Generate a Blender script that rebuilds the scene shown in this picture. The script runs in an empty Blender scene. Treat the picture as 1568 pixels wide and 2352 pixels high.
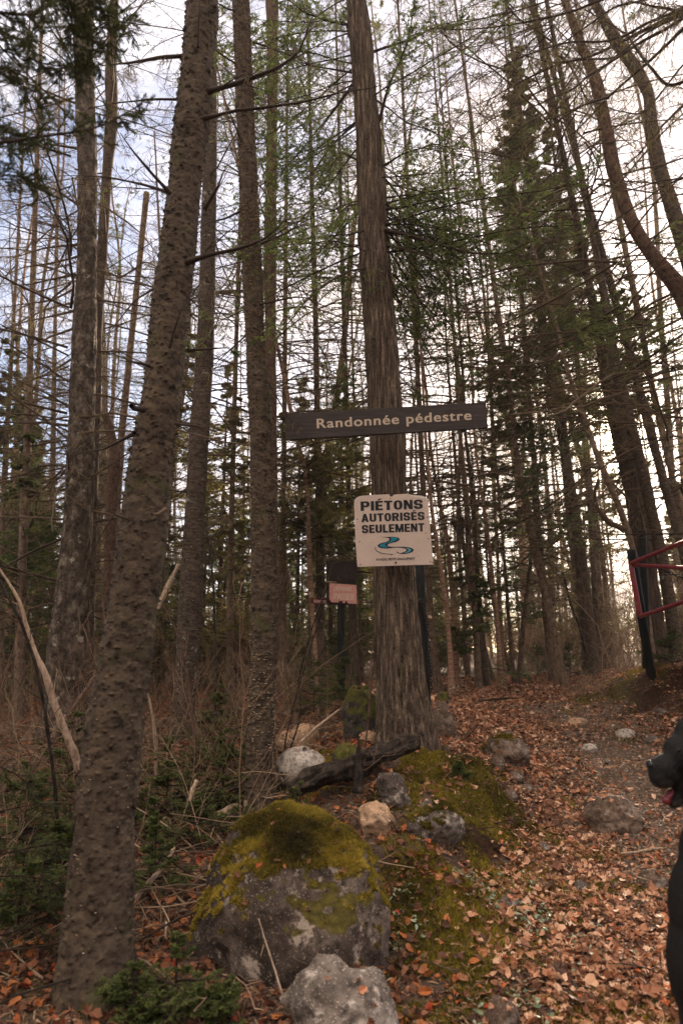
import bpy, math, random
import numpy as np
from mathutils import Vector, Matrix, Quaternion
R = math.radians
rs = np.random.RandomState(7)
sc = bpy.context.scene
COL = sc.collection

# ------------------------------------------------------------------ camera frame
PW, PH, FP = 1568.0, 2352.0, 1568.0
PITCH = R(12.5)
CP, SP = math.cos(PITCH), math.sin(PITCH)
def ray(px, py):
    u = (px-PW/2)/FP; v = (PH/2-py)/FP
    return np.array([u, CP-v*SP, SP+v*CP])
def P(px, py, Y):
    d = ray(px, py); return d*(Y/d[1])
def mpp(py, Y):
    v = (PH/2-py)/FP; return Y/(CP-v*SP)/FP
def proj(p):   # world -> pixel
    f = p[...,1]*CP+p[...,2]*SP; up = -p[...,1]*SP+p[...,2]*CP
    f = np.where(np.abs(f)<1e-3,1e-3,f)
    return PW/2+FP*p[...,0]/f, PH/2-FP*up/f, f

# ------------------------------------------------------------------ numpy noise
def _h(i,j,k,s):
    n = (i.astype(np.int64)*374761393+j.astype(np.int64)*668265263+k.astype(np.int64)*2147483647+s*144269) & 0xffffffff
    n = ((n^(n>>13))*1274126177) & 0xffffffff
    n = (n^(n>>16)) & 0xffffffff
    return n.astype(np.float64)/4294967295.0
def vnoise(X, s=0):
    X = np.asarray(X, float); F = np.floor(X); f = X-F; f = f*f*(3-2*f)
    i,j,k = F[...,0].astype(np.int64),F[...,1].astype(np.int64),F[...,2].astype(np.int64)
    x,y,z = f[...,0],f[...,1],f[...,2]
    c = lambda a,b,d: _h(i+a,j+b,k+d,s)
    e0 = (c(0,0,0)*(1-x)+c(1,0,0)*x)*(1-y)+(c(0,1,0)*(1-x)+c(1,1,0)*x)*y
    e1 = (c(0,0,1)*(1-x)+c(1,0,1)*x)*(1-y)+(c(0,1,1)*(1-x)+c(1,1,1)*x)*y
    return (e0*(1-z)+e1*z)*2-1
def fbm(X, o=4, s=0):
    a=1; t=0; X=np.asarray(X,float)
    for q in range(o):
        t = t+a*vnoise(X, s+q*17); X = X*2.03+11.3; a*=.5
    return t

# ------------------------------------------------------------------ objects
def mesh_np(name, V, F4=None, F3=None, rnd=None, smooth=True):
    V = np.ascontiguousarray(V, np.float32)
    F4 = np.zeros((0,4),np.int32) if F4 is None else np.asarray(F4,np.int32)
    F3 = np.zeros((0,3),np.int32) if F3 is None else np.asarray(F3,np.int32)
    me = bpy.data.meshes.new(name)
    me.vertices.add(len(V)); me.vertices.foreach_set('co', V.ravel())
    nl = F4.size+F3.size; me.loops.add(nl)
    me.loops.foreach_set('vertex_index', np.concatenate([F4.ravel(),F3.ravel()]).astype(np.int32))
    npol = len(F4)+len(F3); me.polygons.add(npol)
    st = np.concatenate([np.arange(len(F4))*4, len(F4)*4+np.arange(len(F3))*3]).astype(np.int32)
    me.polygons.foreach_set('loop_start', st)
    me.update(calc_edges=True)
    me.polygons.foreach_set('use_smooth', np.full(npol, smooth))
    if rnd is not None:
        at = me.attributes.new('rnd','FLOAT','FACE'); at.data.foreach_set('value', np.asarray(rnd,np.float32))
    me.update()
    return me
def link(name, me, m=None, parent=None, kind=None, loc=None):
    o = bpy.data.objects.new(name, me); COL.objects.link(o)
    if m is not None and not me.materials: me.materials.append(m)
    if parent is not None: o.parent = parent
    if kind: o['kind'] = kind
    if loc is not None: o.location = loc
    return o
def tag(o, label, cat, group=None):
    o['label']=label; o['category']=cat
    if group: o['group']=group
    return o
def thing(name, label, cat, loc=(0,0,0), group=None):
    o = bpy.data.objects.new(name, None); COL.objects.link(o); o.location = loc
    o.empty_display_size=.1
    return tag(o,label,cat,group)

class Acc:
    def __init__(s): s.V=[]; s.F4=[]; s.F3=[]; s.r4=[]; s.r3=[]; s.n=0
    def add(s, V, F4=None, F3=None, r=None):
        V=np.asarray(V,float).reshape(-1,3)
        if F4 is not None and len(F4):
            F4=np.asarray(F4); s.F4.append(F4+s.n); s.r4.append(np.broadcast_to(0.5 if r is None else r,(len(F4),)) if np.ndim(r)==0 else r)
        if F3 is not None and len(F3):
            F3=np.asarray(F3); s.F3.append(F3+s.n); s.r3.append(np.broadcast_to(0.5 if r is None else r,(len(F3),)) if np.ndim(r)==0 else r)
        s.V.append(V); s.n+=len(V)
    def me(s, name, off=(0,0,0), smooth=True):
        V=np.concatenate(s.V)-np.asarray(off)
        F4=np.concatenate(s.F4) if s.F4 else None; F3=np.concatenate(s.F3) if s.F3 else None
        r=np.concatenate(s.r4+s.r3)
        return mesh_np(name,V,F4,F3,r,smooth)

def nrm(a): return a/np.maximum(np.linalg.norm(a,axis=-1,keepdims=True),1e-9)
def frames(Pl):
    T = np.gradient(Pl, axis=-2); T = nrm(T)
    ref = np.where(np.abs(T[...,2:3])>.9, np.array([1.,0,0]), np.array([0,0,1.]))
    ref = np.broadcast_to(ref[...,:1,:], T.shape)
    A = nrm(np.cross(T,ref)); B = np.cross(T,A)
    return T,A,B
def tubes(acc, Pl, Rd, sides=3, r=None):
    """Pl (N,K,3), Rd (N,K)"""
    Pl=np.asarray(Pl,float); Rd=np.asarray(Rd,float)
    if Pl.ndim==2: Pl=Pl[None]; Rd=Rd[None]
    N,K,_=Pl.shape
    if N==0: return
    T,A,B=frames(Pl)
    th=np.arange(sides)*2*math.pi/sides
    V=Pl[:,:,None,:]+Rd[:,:,None,None]*(np.cos(th)[:,None]*A[:,:,None,:]+np.sin(th)[:,None]*B[:,:,None,:])
    i=np.arange(N)[:,None,None]*K*sides; k=np.arange(K-1)[None,:,None]*sides; a=np.arange(sides)[None,None,:]; b=(a+1)%sides
    F=np.stack([i+k+a,i+k+b,i+k+sides+b,i+k+sides+a],-1).reshape(-1,4)
    if r is None: r=.5
    rr=np.repeat(np.broadcast_to(r,(N,)),(K-1)*sides)
    acc.add(V.reshape(-1,3),F4=F,r=rr)
def grow(S, D, L, K, droop=0.0, wig=.1, up=0.0, rg=None):
    rg = rg or rs
    N=len(S); out=np.zeros((N,K,3)); out[:,0]=S; d=nrm(D); ds=(L/(K-1))[:,None]
    for k in range(1,K):
        t=k/(K-1)
        d = nrm(d + rg.randn(N,3)*wig + np.array([0,0,-droop*(1-t*.5)+up*t]))
        out[:,k]=out[:,k-1]+d*ds
    return out
def children(Pl, L, n, ang, ratio, rg, tmin=.12, tmax=.98, flat=.8, jit=.25, shape=0.75):
    """n child starts on each polyline, alternating sides in a flat spray"""
    N,K,_=Pl.shape
    t=np.linspace(tmin,tmax,n)[None,:]+rg.uniform(-.4,.4,(N,n))/n*(tmax-tmin)
    t=np.clip(t,0.02,.99); x=t*(K-1); i=np.floor(x).astype(int); f=(x-i)[...,None]
    idx=np.arange(N)[:,None]
    S=Pl[idx,i]*(1-f)+Pl[idx,i+1]*f; T=nrm(Pl[idx,i+1]-Pl[idx,i])
    side=np.where(np.arange(n)%2==0,1.,-1.)[None,:,None]
    z=np.array([0,0,1.])
    A=nrm(np.cross(T,z)+1e-6); B=np.cross(A,T)
    roll=rg.uniform(-1,1,(N,n,1))*(1-flat)*math.pi
    lat=A*np.cos(roll)*side+B*np.sin(roll)
    an=ang*(1+rg.uniform(-jit,jit,(N,n,1)))
    D=T*np.cos(an)+lat*np.sin(an)
    Lc=L[:,None]*ratio*np.power(1-t*shape,1.0)*rg.uniform(.6,1.15,(N,n))
    return S.reshape(-1,3),nrm(D).reshape(-1,3),Lc.ravel()

# ------------------------------------------------------------------ materials
def newmat(name):
    m=bpy.data.materials.new(name); m.use_nodes=True; nt=m.node_tree; nt.nodes.clear()
    return m,nt
def nd(nt,t,ins=None,**kw):
    n=nt.nodes.new(t)
    for k,v in kw.items(): setattr(n,k,v)
    for k,v in (ins or {}).items():
        if hasattr(v,'is_linked') or isinstance(v,bpy.types.NodeSocket): nt.links.new(v,n.inputs[k])
        else: n.inputs[k].default_value=v
    return n
def ramp(nt,fac,stops):
    n=nt.nodes.new('ShaderNodeValToRGB'); e=n.color_ramp.elements
    while len(e)<len(stops): e.new(.5)
    for i,(p,c) in enumerate(stops):
        e[i].position=p; e[i].color=(*c,1) if len(c)==3 else c
    nt.links.new(fac,n.inputs[0]); return n.outputs[0]
def coords(nt,scale=(1,1,1)):
    tc=nd(nt,'ShaderNodeTexCoord'); mp=nd(nt,'ShaderNodeMapping',{'Vector':tc.outputs['Object'],'Scale':scale}); return mp.outputs[0]
def noise(nt,vec,scale,detail=4,rough=.55):
    return nd(nt,'ShaderNodeTexNoise',{'Vector':vec,'Scale':scale,'Detail':detail,'Roughness':rough}).outputs[0]
def mixc(nt,f,a,b,bt='MIX'):
    n=nt.nodes.new('ShaderNodeMix'); n.data_type='RGBA'; n.blend_type=bt
    for i,v in ((0,f),(6,a),(7,b)):
        if isinstance(v,bpy.types.NodeSocket): nt.links.new(v,n.inputs[i])
        else: n.inputs[i].default_value=v if i==0 else ((*v,1) if len(v)==3 else v)
    return n.outputs[2]
def out(nt,sh):
    o=nt.nodes.new('ShaderNodeOutputMaterial'); nt.links.new(sh,o.inputs[0])
def principled(nt,col,rough=.85,bump=None,bs=.5,bd=.01,spec=.25,metal=0):
    ins={'Base Color':col if isinstance(col,bpy.types.NodeSocket) else (*col,1),'Roughness':rough,'Specular IOR Level':spec,'Metallic':metal}
    p=nd(nt,'ShaderNodeBsdfPrincipled',ins)
    if bump is not None:
        b=nd(nt,'ShaderNodeBump',{'Height':bump,'Strength':bs,'Distance':bd}); nt.links.new(b.outputs[0],p.inputs['Normal'])
    return p.outputs[0]

def bark(name, a, b, c, stretch=(6,6,6), lich=(.30,.29,.22), lamt=.62, bd=.006, moss=None, fine=40):
    m,nt=newmat(name); v=coords(nt,stretch); v0=coords(nt)
    n1=noise(nt,v,1.0,6,.65); n2=noise(nt,v0,fine,3); n3=noise(nt,v0,7,5,.7)
    col=ramp(nt,n1,[(.39,a),(.5,b),(.62,c)])
    col=mixc(nt,ramp(nt,n2,[(.35,(0,0,0)),(.7,(1,1,1))]),col,tuple(min(1,x*1.5+.01) for x in b))
    lm=ramp(nt,n3,[(lamt,(0,0,0)),(lamt+.05,(1,1,1))])
    col=mixc(nt,lm,col,lich)
    if moss:
        n4=noise(nt,v0,3,4,.7); col=mixc(nt,ramp(nt,n4,[(.55,(0,0,0)),(.66,(1,1,1))]),col,moss)
    out(nt,principled(nt,col,.9,nd(nt,'ShaderNodeMath',{0:n1,1:n2},operation='ADD').outputs[0],.7,bd,.15)); return m
M={}
M['fir']=bark('fir_bark',(.009,.0065,.0045),(.044,.031,.021),(.115,.086,.058),(14,14,30),(.20,.19,.15),.70,.004,moss=(.055,.055,.022))
M['fir2']=bark('grey_fir_bark',(.012,.009,.0065),(.055,.040,.030),(.14,.11,.085),(16,16,50),(.27,.26,.22),.62,.004)
M['cedar']=bark('cedar_bark',(.006,.004,.003),(.050,.035,.024),(.24,.18,.13),(55,55,3.2),(.26,.25,.2),.74,.008,fine=60)
M['cedar_dark']=bark('dark_cedar_bark',(.015,.011,.009),(.05,.036,.028),(.12,.09,.07),(45,45,3),(.2,.2,.16),.72,.008)
M['plate']=bark('aspen_bark',(.010,.008,.006),(.05,.037,.028),(.22,.185,.145),(14,14,9),(.32,.29,.23),.6,.012)
M['far']=bark('far_bark',(.035,.023,.016),(.125,.085,.060),(.23,.17,.125),(18,18,14),(.24,.22,.18),.66,.004)
M['fardark']=bark('far_dark_bark',(.016,.011,.008),(.055,.038,.028),(.12,.085,.065),(18,18,10),(.2,.18,.15),.7,.004)
M['red']=bark('red_spruce_bark',(.02,.011,.008),(.075,.044,.031),(.15,.10,.078),(30,30,25),(.25,.23,.18),.7,.004)
M['birch']=bark('birch_bark',(.05,.025,.016),(.24,.14,.09),(.42,.30,.22),(7,7,60),(.6,.52,.44),.6,.002)
M['wood']=bark('dead_wood',(.06,.04,.025),(.2,.145,.10),(.36,.28,.2),(60,60,4),(.35,.3,.24),.7,.004)
M['palewood']=bark('pale_dead_wood',(.14,.09,.06),(.32,.23,.165),(.5,.385,.29),(60,60,5),(.34,.27,.21),.66,.003)
M['rot']=bark('rotten_log_wood',(.006,.004,.003),(.017,.012,.009),(.07,.05,.038),(35,35,9),(.12,.09,.06),.72,.01)
def plain(name,col,rough=.8,var=.3,scale=20,spec=.2,bd=.003,metal=0,transl=0):
    m,nt=newmat(name); v=coords(nt); n=noise(nt,v,scale,4)
    c=mixc(nt,n,tuple(x*(1-var) for x in col),tuple(min(1,x*(1+var)) for x in col))
    out(nt,principled(nt,c,rough,n,.3,bd,spec,metal)); return m
def rndmat(name,stops,rough=.7,transl=.0,spec=.2):
    m,nt=newmat(name)
    at=nd(nt,'ShaderNodeAttribute',attribute_name='rnd'); c=ramp(nt,at.outputs['Fac'],stops)
    n=noise(nt,coords(nt),60,2); c=mixc(nt,.35,c,mixc(nt,n,(.4,.4,.4),(1.5,1.5,1.5)),'MULTIPLY')
    s=principled(nt,c,rough,spec=spec)
    if transl:
        t=nd(nt,'ShaderNodeBsdfTranslucent',{'Color':c}); s=nd(nt,'ShaderNodeMixShader',{0:transl,1:s,2:t.outputs[0]}).outputs[0]
    out(nt,s); return m
M['twig']=rndmat('twig_bark',[(0,(.04,.026,.016)),(.5,(.12,.082,.048)),(1,(.26,.19,.11))],.8)
M['twigdark']=rndmat('dark_twig_bark',[(0,(.02,.013,.010)),(.6,(.05,.033,.024)),(1,(.11,.08,.055))],.8)
M['twigpale']=rndmat('pale_twig_bark',[(0,(.10,.06,.04)),(.5,(.22,.145,.095)),(1,(.42,.3,.2))],.8)
M['twigred']=rndmat('red_twig_bark',[(0,(.09,.045,.028)),(.5,(.21,.12,.075)),(1,(.38,.25,.16))],.7)
M['lichen']=rndmat('old_mans_beard',[(0,(.12,.095,.04)),(.5,(.21,.17,.08)),(1,(.30,.25,.14))],.9,.4)
M['green']=rndmat('cedar_leaf',[(0,(.045,.062,.022)),(.45,(.10,.135,.042)),(.85,(.20,.22,.065)),(.97,(.22,.10,.03)),(1,(.3,.14,.04))],.6,.68)
M['green2']=rndmat('fir_needle',[(0,(.035,.05,.018)),(.5,(.075,.09,.032)),(1,(.19,.17,.06))],.55,.5)
M['olive']=rndmat('olive_needle',[(0,(.09,.085,.028)),(.5,(.20,.18,.055)),(1,(.36,.28,.09))],.6,.65)
M['seedling']=rndmat('seedling_needle',[(0,(.05,.07,.02)),(.5,(.12,.15,.045)),(1,(.27,.30,.08))],.6,.5)
M['leaf']=rndmat('dead_leaf',[(0,(.05,.022,.012)),(.25,(.18,.07,.034)),(.5,(.34,.15,.075)),(.75,(.52,.28,.16)),(.9,(.68,.46,.31)),(1,(.48,.12,.03))],.6,.15,.35)
M['leafdark']=rndmat('red_brown_dead_leaf',[(0,(.05,.024,.014)),(.4,(.15,.06,.03)),(.7,(.30,.13,.065)),(.9,(.42,.14,.035)),(1,(.3,.04,.015))],.65,.15,.3)
M['litter']=rndmat('needle_litter',[(0,(.05,.03,.02)),(.5,(.22,.12,.07)),(1,(.42,.28,.18))],.8)
M['moss']=rndmat('moss_tuft',[(0,(.05,.042,.010)),(.35,(.16,.13,.018)),(.75,(.33,.25,.03)),(1,(.50,.38,.06))],.9,.3)
M['mossb']=rndmat('boulder_moss',[(0,(.04,.032,.012)),(.25,(.13,.10,.02)),(.5,(.27,.21,.03)),(.8,(.44,.33,.05)),(1,(.58,.44,.09))],.9,.3)
M['mossdark']=rndmat('dark_moss_tuft',[(0,(.025,.03,.008)),(.5,(.06,.07,.014)),(1,(.15,.13,.02))],.9,.3)
M['clover']=rndmat('small_ground_leaf',[(0,(.06,.09,.04)),(.5,(.16,.22,.12)),(1,(.38,.42,.30))],.4,.2,.5)
M['pebble']=rndmat('gravel_stone',[(0,(.06,.045,.035)),(.5,(.17,.13,.10)),(.9,(.33,.265,.215)),(1,(.52,.44,.37))],.6)

def ground_mat():
    m,nt=newmat('forest_floor'); v=coords(nt)
    n1=noise(nt,v,1.2,6,.6); n2=noise(nt,v,28,6,.7); n3=noise(nt,v,140,4,.7)
    c=ramp(nt,n2,[(.3,(.028,.018,.012)),(.5,(.085,.05,.03)),(.68,(.19,.115,.075)),(.8,(.28,.19,.13))])
    c=mixc(nt,ramp(nt,n3,[(.3,(0,0,0)),(.65,(1,1,1))]),c,(.13,.10,.08))
    at=nd(nt,'ShaderNodeAttribute',attribute_name='gravel')
    g=ramp(nt,n3,[(.3,(.05,.036,.027)),(.55,(.16,.115,.085)),(.75,(.31,.235,.18))])
    c=mixc(nt,at.outputs['Fac'],c,g)
    at2=nd(nt,'ShaderNodeAttribute',attribute_name='soil')
    c=mixc(nt,at2.outputs['Fac'],c,ramp(nt,n2,[(.3,(.02,.011,.007)),(.7,(.085,.042,.024))]))
    at3=nd(nt,'ShaderNodeAttribute',attribute_name='mossy')
    c=mixc(nt,at3.outputs['Fac'],c,ramp(nt,n2,[(.3,(.03,.028,.008)),(.7,(.14,.12,.02))]))
    h=nd(nt,'ShaderNodeMath',{0:n2,1:n3},operation='ADD').outputs[0]
    out(nt,principled(nt,c,.95,h,.9,.02,.15)); return m
M['ground']=ground_mat()
def rock_mat(name,a,b,c,moss=0.0,mosscol=(.085,.068,.014),lich=None,sp=30):
    m,nt=newmat(name); v=coords(nt)
    n1=noise(nt,v,3.5,6,.6); n2=noise(nt,v,sp,5,.7); n3=noise(nt,v,sp*4,3,.6)
    col=ramp(nt,n1,[(.3,a),(.5,b),(.72,c)])
    col=mixc(nt,ramp(nt,n2,[(.45,(0,0,0)),(.62,(1,1,1))]),col,tuple(x*.35 for x in b))
    col=mixc(nt,ramp(nt,n3,[(.58,(0,0,0)),(.7,(1,1,1))]),col,tuple(min(1,x*1.5) for x in c))
    if lich:
        n5=noise(nt,v,9,5,.75); col=mixc(nt,ramp(nt,n5,[(.56,(0,0,0)),(.62,(1,1,1))]),col,lich)
    if moss:
        g=nd(nt,'ShaderNodeNewGeometry'); z=nd(nt,'ShaderNodeSeparateXYZ',{0:g.outputs['Normal']}).outputs[2]
        n4=noise(nt,v,5,6,.75); s=nd(nt,'ShaderNodeMath',{0:z,1:nd(nt,'ShaderNodeMath',{0:n4,1:1.6},operation='MULTIPLY').outputs[0]},operation='ADD').outputs[0]
        mk=ramp(nt,nd(nt,'ShaderNodeMath',{0:s,1:.5},operation='MULTIPLY').outputs[0],[(1-moss*.6,(0,0,0)),(min(1,1.05-moss*.6),(1,1,1))])
        mc=ramp(nt,n2,[(.35,tuple(x*.4 for x in mosscol)),(.6,mosscol),(.75,tuple(x*1.7 for x in mosscol))])
        col=mixc(nt,mk,col,mc)
    out(nt,principled(nt,col,.88,nd(nt,'ShaderNodeMath',{0:n2,1:n3},operation='ADD').outputs[0],.6,.006,.2)); return m
M['rock']=rock_mat('granite',(.035,.028,.024),(.10,.08,.068),(.23,.19,.16),0,lich=(.36,.31,.26))
M['rockmoss']=rock_mat('mossy_granite',(.020,.015,.012),(.080,.059,.047),(.21,.165,.135),.62,lich=(.33,.27,.22))
M['rockspeck']=rock_mat('speckled_granite',(.06,.048,.04),(.17,.14,.118),(.36,.31,.265),0,lich=(.44,.39,.34))
M['rocktan']=rock_mat('tan_stone',(.26,.16,.09),(.42,.27,.165),(.58,.41,.28),0,sp=18)
M['rockpale']=rock_mat('pale_stone',(.28,.235,.20),(.46,.40,.34),(.62,.56,.49),0,sp=40)
M['rockbrown']=rock_mat('brown_stone',(.045,.03,.023),(.12,.082,.06),(.24,.175,.13),0,lich=(.24,.2,.17))
M['rockmossd']=rock_mat('dark_mossy_rock',(.025,.022,.02),(.06,.052,.045),(.14,.12,.105),.95,(.09,.085,.016),lich=(.24,.22,.2))

# ------------------------------------------------------------------ terrain height
CT=[]
def c(px,py,Y): CT.append(P(px,py,Y))
for a in [(1200,2352,2.5),(900,2352,2.5),(1500,2352,2.5),(1300,2000,3.7),(1500,2000,3.7),(1300,1850,4.7),(1500,1850,4.8),(1350,1720,6.0),(1500,1720,6.0),
  (1300,1620,8.0),(1420,1615,8.0),(1200,1572,10.0),(1280,1568,10.),(1120,1585,9.0),(1150,1556,12.),(600,1600,9.),(1330,1553,11.),
  (150,2352,2.5),(500,2352,2.5),(50,2250,2.8),(100,1900,4.2),(80,1720,6.0),(350,2100,3.2),(350,1915,4.2),(418,1705,6.5),(600,1885,4.4),(480,1980,3.8),(250,1700,6.3),
  (520,1650,7.2),(1000,1815,4.3),(1080,1740,4.6),(1230,1750,5.4),(1150,1900,4.25),(1120,2010,3.7),(1010,2000,3.45),(1000,2200,2.85),(940,1960,3.5),(840,1740,4.4),(940,1715,4.65),
  (700,1810,4.4),(650,1710,5.6),(760,1610,7.5),(1000,1605,6.5),(1100,1640,7.0),(1090,1850,4.15),(820,1900,3.75),
  (1495,1537,7.3),(1400,1577,7.4),(1568,1545,6.9),(1700,1540,6.6),(1568,1618,6.5),(1480,1625,6.6),(1440,1590,7.0),(1620,1545,7.6),(1550,1525,9.),(1362,1548,10.),(1800,1560,6.0),(1700,1640,5.8),(1440,1540,9.0),(1110,1826,4.2),(1152,1912,4.2),(1078,1925,3.78),(1122,1995,3.78),(1172,1762,4.8),(1218,1802,4.8),(1040,1790,4.3),(1480,1572,6.95),(1480,1626,6.85),(1425,1585,7.05),(1425,1613,7.0),(1650,1540,6.45),(1650,1648,6.25)]:
    c(*a)
CT += [np.array(a,float) for a in [(0,0,-1.13),(-3,0,-1.15),(3,0,-1.1),(0,-6,-1.2),(-4,3,-1.1),(3.2,2.6,-1.05),(5,5,-.4),(-6,7,-.7),(-8,14,-.5),(0,18,-.25),(9,14,-.05),(8,8,.15),(-30,30,-.4),(30,30,.2),(0,45,.6),(25,45,.8),(-25,45,.5),(100,100,1.),(-100,100,1.),(100,-100,-1.),(-100,-100,-1.),(0,-30,-1.2),(-7,0,-1.15),(7,0,-.8)]]
CT=np.array(CT)
def _fit():
    X=CT[:,:2]; D=np.linalg.norm(X[:,None]-X[None],axis=-1); n=len(X)
    A=np.zeros((n+1,n+1)); A[:n,:n]=D+np.eye(n)*-.04; A[:n,n]=1; A[n,:n]=1
    return np.linalg.solve(A,np.append(CT[:,2],0))
WT=_fit()
def H0(x,y):
    x=np.asarray(x,float); y=np.asarray(y,float); r=np.full(x.shape,WT[-1])
    for i,cc in enumerate(CT): r=r+WT[i]*np.hypot(x-cc[0],y-cc[1])
    return r
def mossy_w(x,y):
    d1=np.hypot((x-.60)/.40,(y-4.2)/.85); d2=np.hypot((x-.40)/.27,(y-3.3)/.5); d3=np.hypot((x-3.3)/.9,(y-7.2)/.35)
    d4=np.hypot((x+.15)/.5,(y-4.6)/.5)
    d=np.minimum(np.minimum(d1,d2*1.1),np.minimum(d3,d4*1.3)); return np.clip(1.5-d*1.1,0,1)
def H(x,y):
    x=np.asarray(x,float); y=np.asarray(y,float)
    z=H0(x,y); q=np.stack([x,y,np.zeros_like(x)],-1)
    near=np.exp(-(np.maximum(np.hypot(x,y-4)-8,0)/10)**2)
    z=z+fbm(q*1.7,3,3)*.030*near+fbm(q*9,3,5)*.010*near
    mw=mossy_w(x,y)*(x<2); z=z+mw*(.045+.05*fbm(q*4.2,3,63)*near)
    yb=6.75+.16*fbm(q*np.array([2.,0,0]),3,64); s_=np.clip((y-yb)/.13,0,1); s_=s_*s_*(3-2*s_); fd=np.clip((x-2.45)/.5,0,1)*np.clip((8.2-y)/.8,0,1)*np.clip((y-5.9)/.6,0,1)
    z=z+fd*(-.10*(1-s_)+.06*s_)
    return z
def axis(lo,hi,d,ext,n):
    a=np.arange(lo,hi+d/2,d); g=np.geomspace(d,ext,n); return np.concatenate([(lo-np.cumsum(g)[::-1]),a,(hi+np.cumsum(g))])
xs=axis(-3.6,4.6,.027,60,42); ys=axis(1.2,9,.030,60,42)
gx,gy=np.meshgrid(xs,ys,indexing='ij'); gz=H(gx,gy)
nx,ny=gx.shape; ii=(np.arange(nx-1)[:,None]*ny+np.arange(ny-1)[None]).ravel()
GV=np.stack([gx,gy,gz],-1).reshape(-1,3)
me=mesh_np('ground',GV,np.stack([ii,ii+ny,ii+ny+1,ii+1],-1))
qq=np.stack([gx,gy,gx*0],-1).reshape(-1,3)
fx,fy=gx.ravel(),gy.ravel()
pathc=np.interp(fy,[0,2.5,3.7,4.7,6,8,10,13],[2.0,1.75,1.7,1.85,2.2,2.4,2.2,2.4])
pathw=np.interp(fy,[0,2.5,4.7,6,8,10,13],[.9,.75,.75,1.0,1.2,1.2,.8])
grav=np.clip(1.2-np.abs(fx-pathc)/pathw*1.1+fbm(qq*2.2,3,9)*.4,0,1)*(fy<12)
# soil shows on the steep bank faces
gxz=np.gradient(gz,axis=0)/np.gradient(gx,axis=0); gyz=np.gradient(gz,axis=1)/np.gradient(gy,axis=1)
slope=np.hypot(gxz,gyz).ravel()
soil=np.clip((slope-.5)*3,0,1)
mo=np.clip(mossy_w(fx,fy)+fbm(qq*4,4,21)*1.0-.25,0,1)
for nme,a in (('gravel',grav*(1-mo)),('soil',soil),('mossy',mo)):
    at=me.attributes.new(nme,'FLOAT','POINT'); at.data.foreach_set('value',a.astype(np.float32))
link('ground',me,M['ground'],kind='structure')

# ------------------------------------------------------------------ scatter leaves
# curled leaf templates (lobed, oval), unit length ~1
def leaf_template(kind,rg):
    if kind==0:   # maple-like
        a=np.array([0,25,45,62,80,100,130,150,180,210,230,260,280,298,315,335])*math.pi/180
        r=np.array([.55,.28,.5,.26,.50,.27,.42,.25,.22,.25,.42,.27,.50,.26,.5,.28])
    elif kind==1:
        a=np.linspace(0,2*math.pi,10,endpoint=False); r=np.array([.55,.36,.27,.26,.34,.5,.34,.26,.27,.36])
    else:
        a=np.linspace(0,2*math.pi,9,endpoint=False)+.2; r=rg.uniform(.25,.5,9)
    x=np.cos(a)*r; y=np.sin(a)*r
    k1,k2,k3=rg.uniform(.3,2.2),rg.uniform(-1.3,1.3),rg.uniform(-.9,.9)
    z=k1*y*y*1.3+k2*x*x+k3*x*y+rg.uniform(-.05,.05,len(a))
    V=np.concatenate([[[0,0,0]],np.stack([x,y,z],-1)]); n=len(a)
    F=np.array([[0,1+i,1+(i+1)%n] for i in range(n)]); return V,F
def scatter(name,label_mat,pts,size,tmpl,kind='stuff',tilt=.5,normal=None,rnd=None,lift=.3,parent=None,off=(0,0,0)):
    acc=Acc(); N=len(pts); pick=rs.randint(0,len(tmpl),N)
    for ti,(V,F) in enumerate(tmpl):
        s=np.where(pick==ti)[0]; n=len(s)
        if not n: continue
        yaw=rs.uniform(0,2*math.pi,n); tx=rs.randn(n)*tilt; ty=rs.randn(n)*tilt
        if normal is None: nz=np.stack([tx,ty,np.ones(n)],-1)
        else: nz=normal[s]+rs.randn(n,3)*tilt*.6
        nz=nrm(nz); h=nrm(np.stack([np.cos(yaw),np.sin(yaw),np.zeros(n)],-1)); ax=nrm(h-nz*(h*nz).sum(-1,keepdims=True)); ay=np.cross(nz,ax)
        sz=size[s][:,None,None]
        W=pts[s][:,None]+sz*(V[None,:,0:1]*ax[:,None]+V[None,:,1:2]*ay[:,None]+V[None,:,2:3]*nz[:,None])+ (nz*size[s][:,None]*lift)[:,None]
        r=(rs.rand(n) if rnd is None else rnd[s])
        acc.add(W.reshape(-1,3),F3=(F[None]+np.arange(n)[:,None,None]*len(V)).reshape(-1,3),r=np.repeat(r,len(F)))
    me=acc.me(name,off=off,smooth=False); return link(name,me,label_mat,kind=kind,parent=parent)
T_LEAF=[leaf_template(k,rs) for k in (0,0,0,0,1,1,1,2,2,2,2,2)]
def infield(p,m=60):
    x,y,f=proj(p); return (f>.3)&(x>-m)&(x<PW+m)&(y<PH+m*3)
def sample_ground(n,x0,x1,y0,y1,w=None,power=1.0):
    x=rs.uniform(x0,x1,n); y=y0+(y1-y0)*rs.rand(n)**power
    if w is not None:
        k=rs.rand(n)<w(x,y); x,y=x[k],y[k]
    p=np.stack([x,y,H(x,y)],-1); return p[infield(p)]
def on_path(x,y):
    c_=np.interp(y,[0,2.5,3.7,4.7,6,8,10,13],[2.0,1.75,1.7,1.85,2.2,2.4,2.2,2.4]); w_=np.interp(y,[0,2.5,4.7,6,8,10,13],[1.15,1.05,1.1,1.5,2.0,2.2,2]); return np.abs(x-c_)/w_
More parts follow.
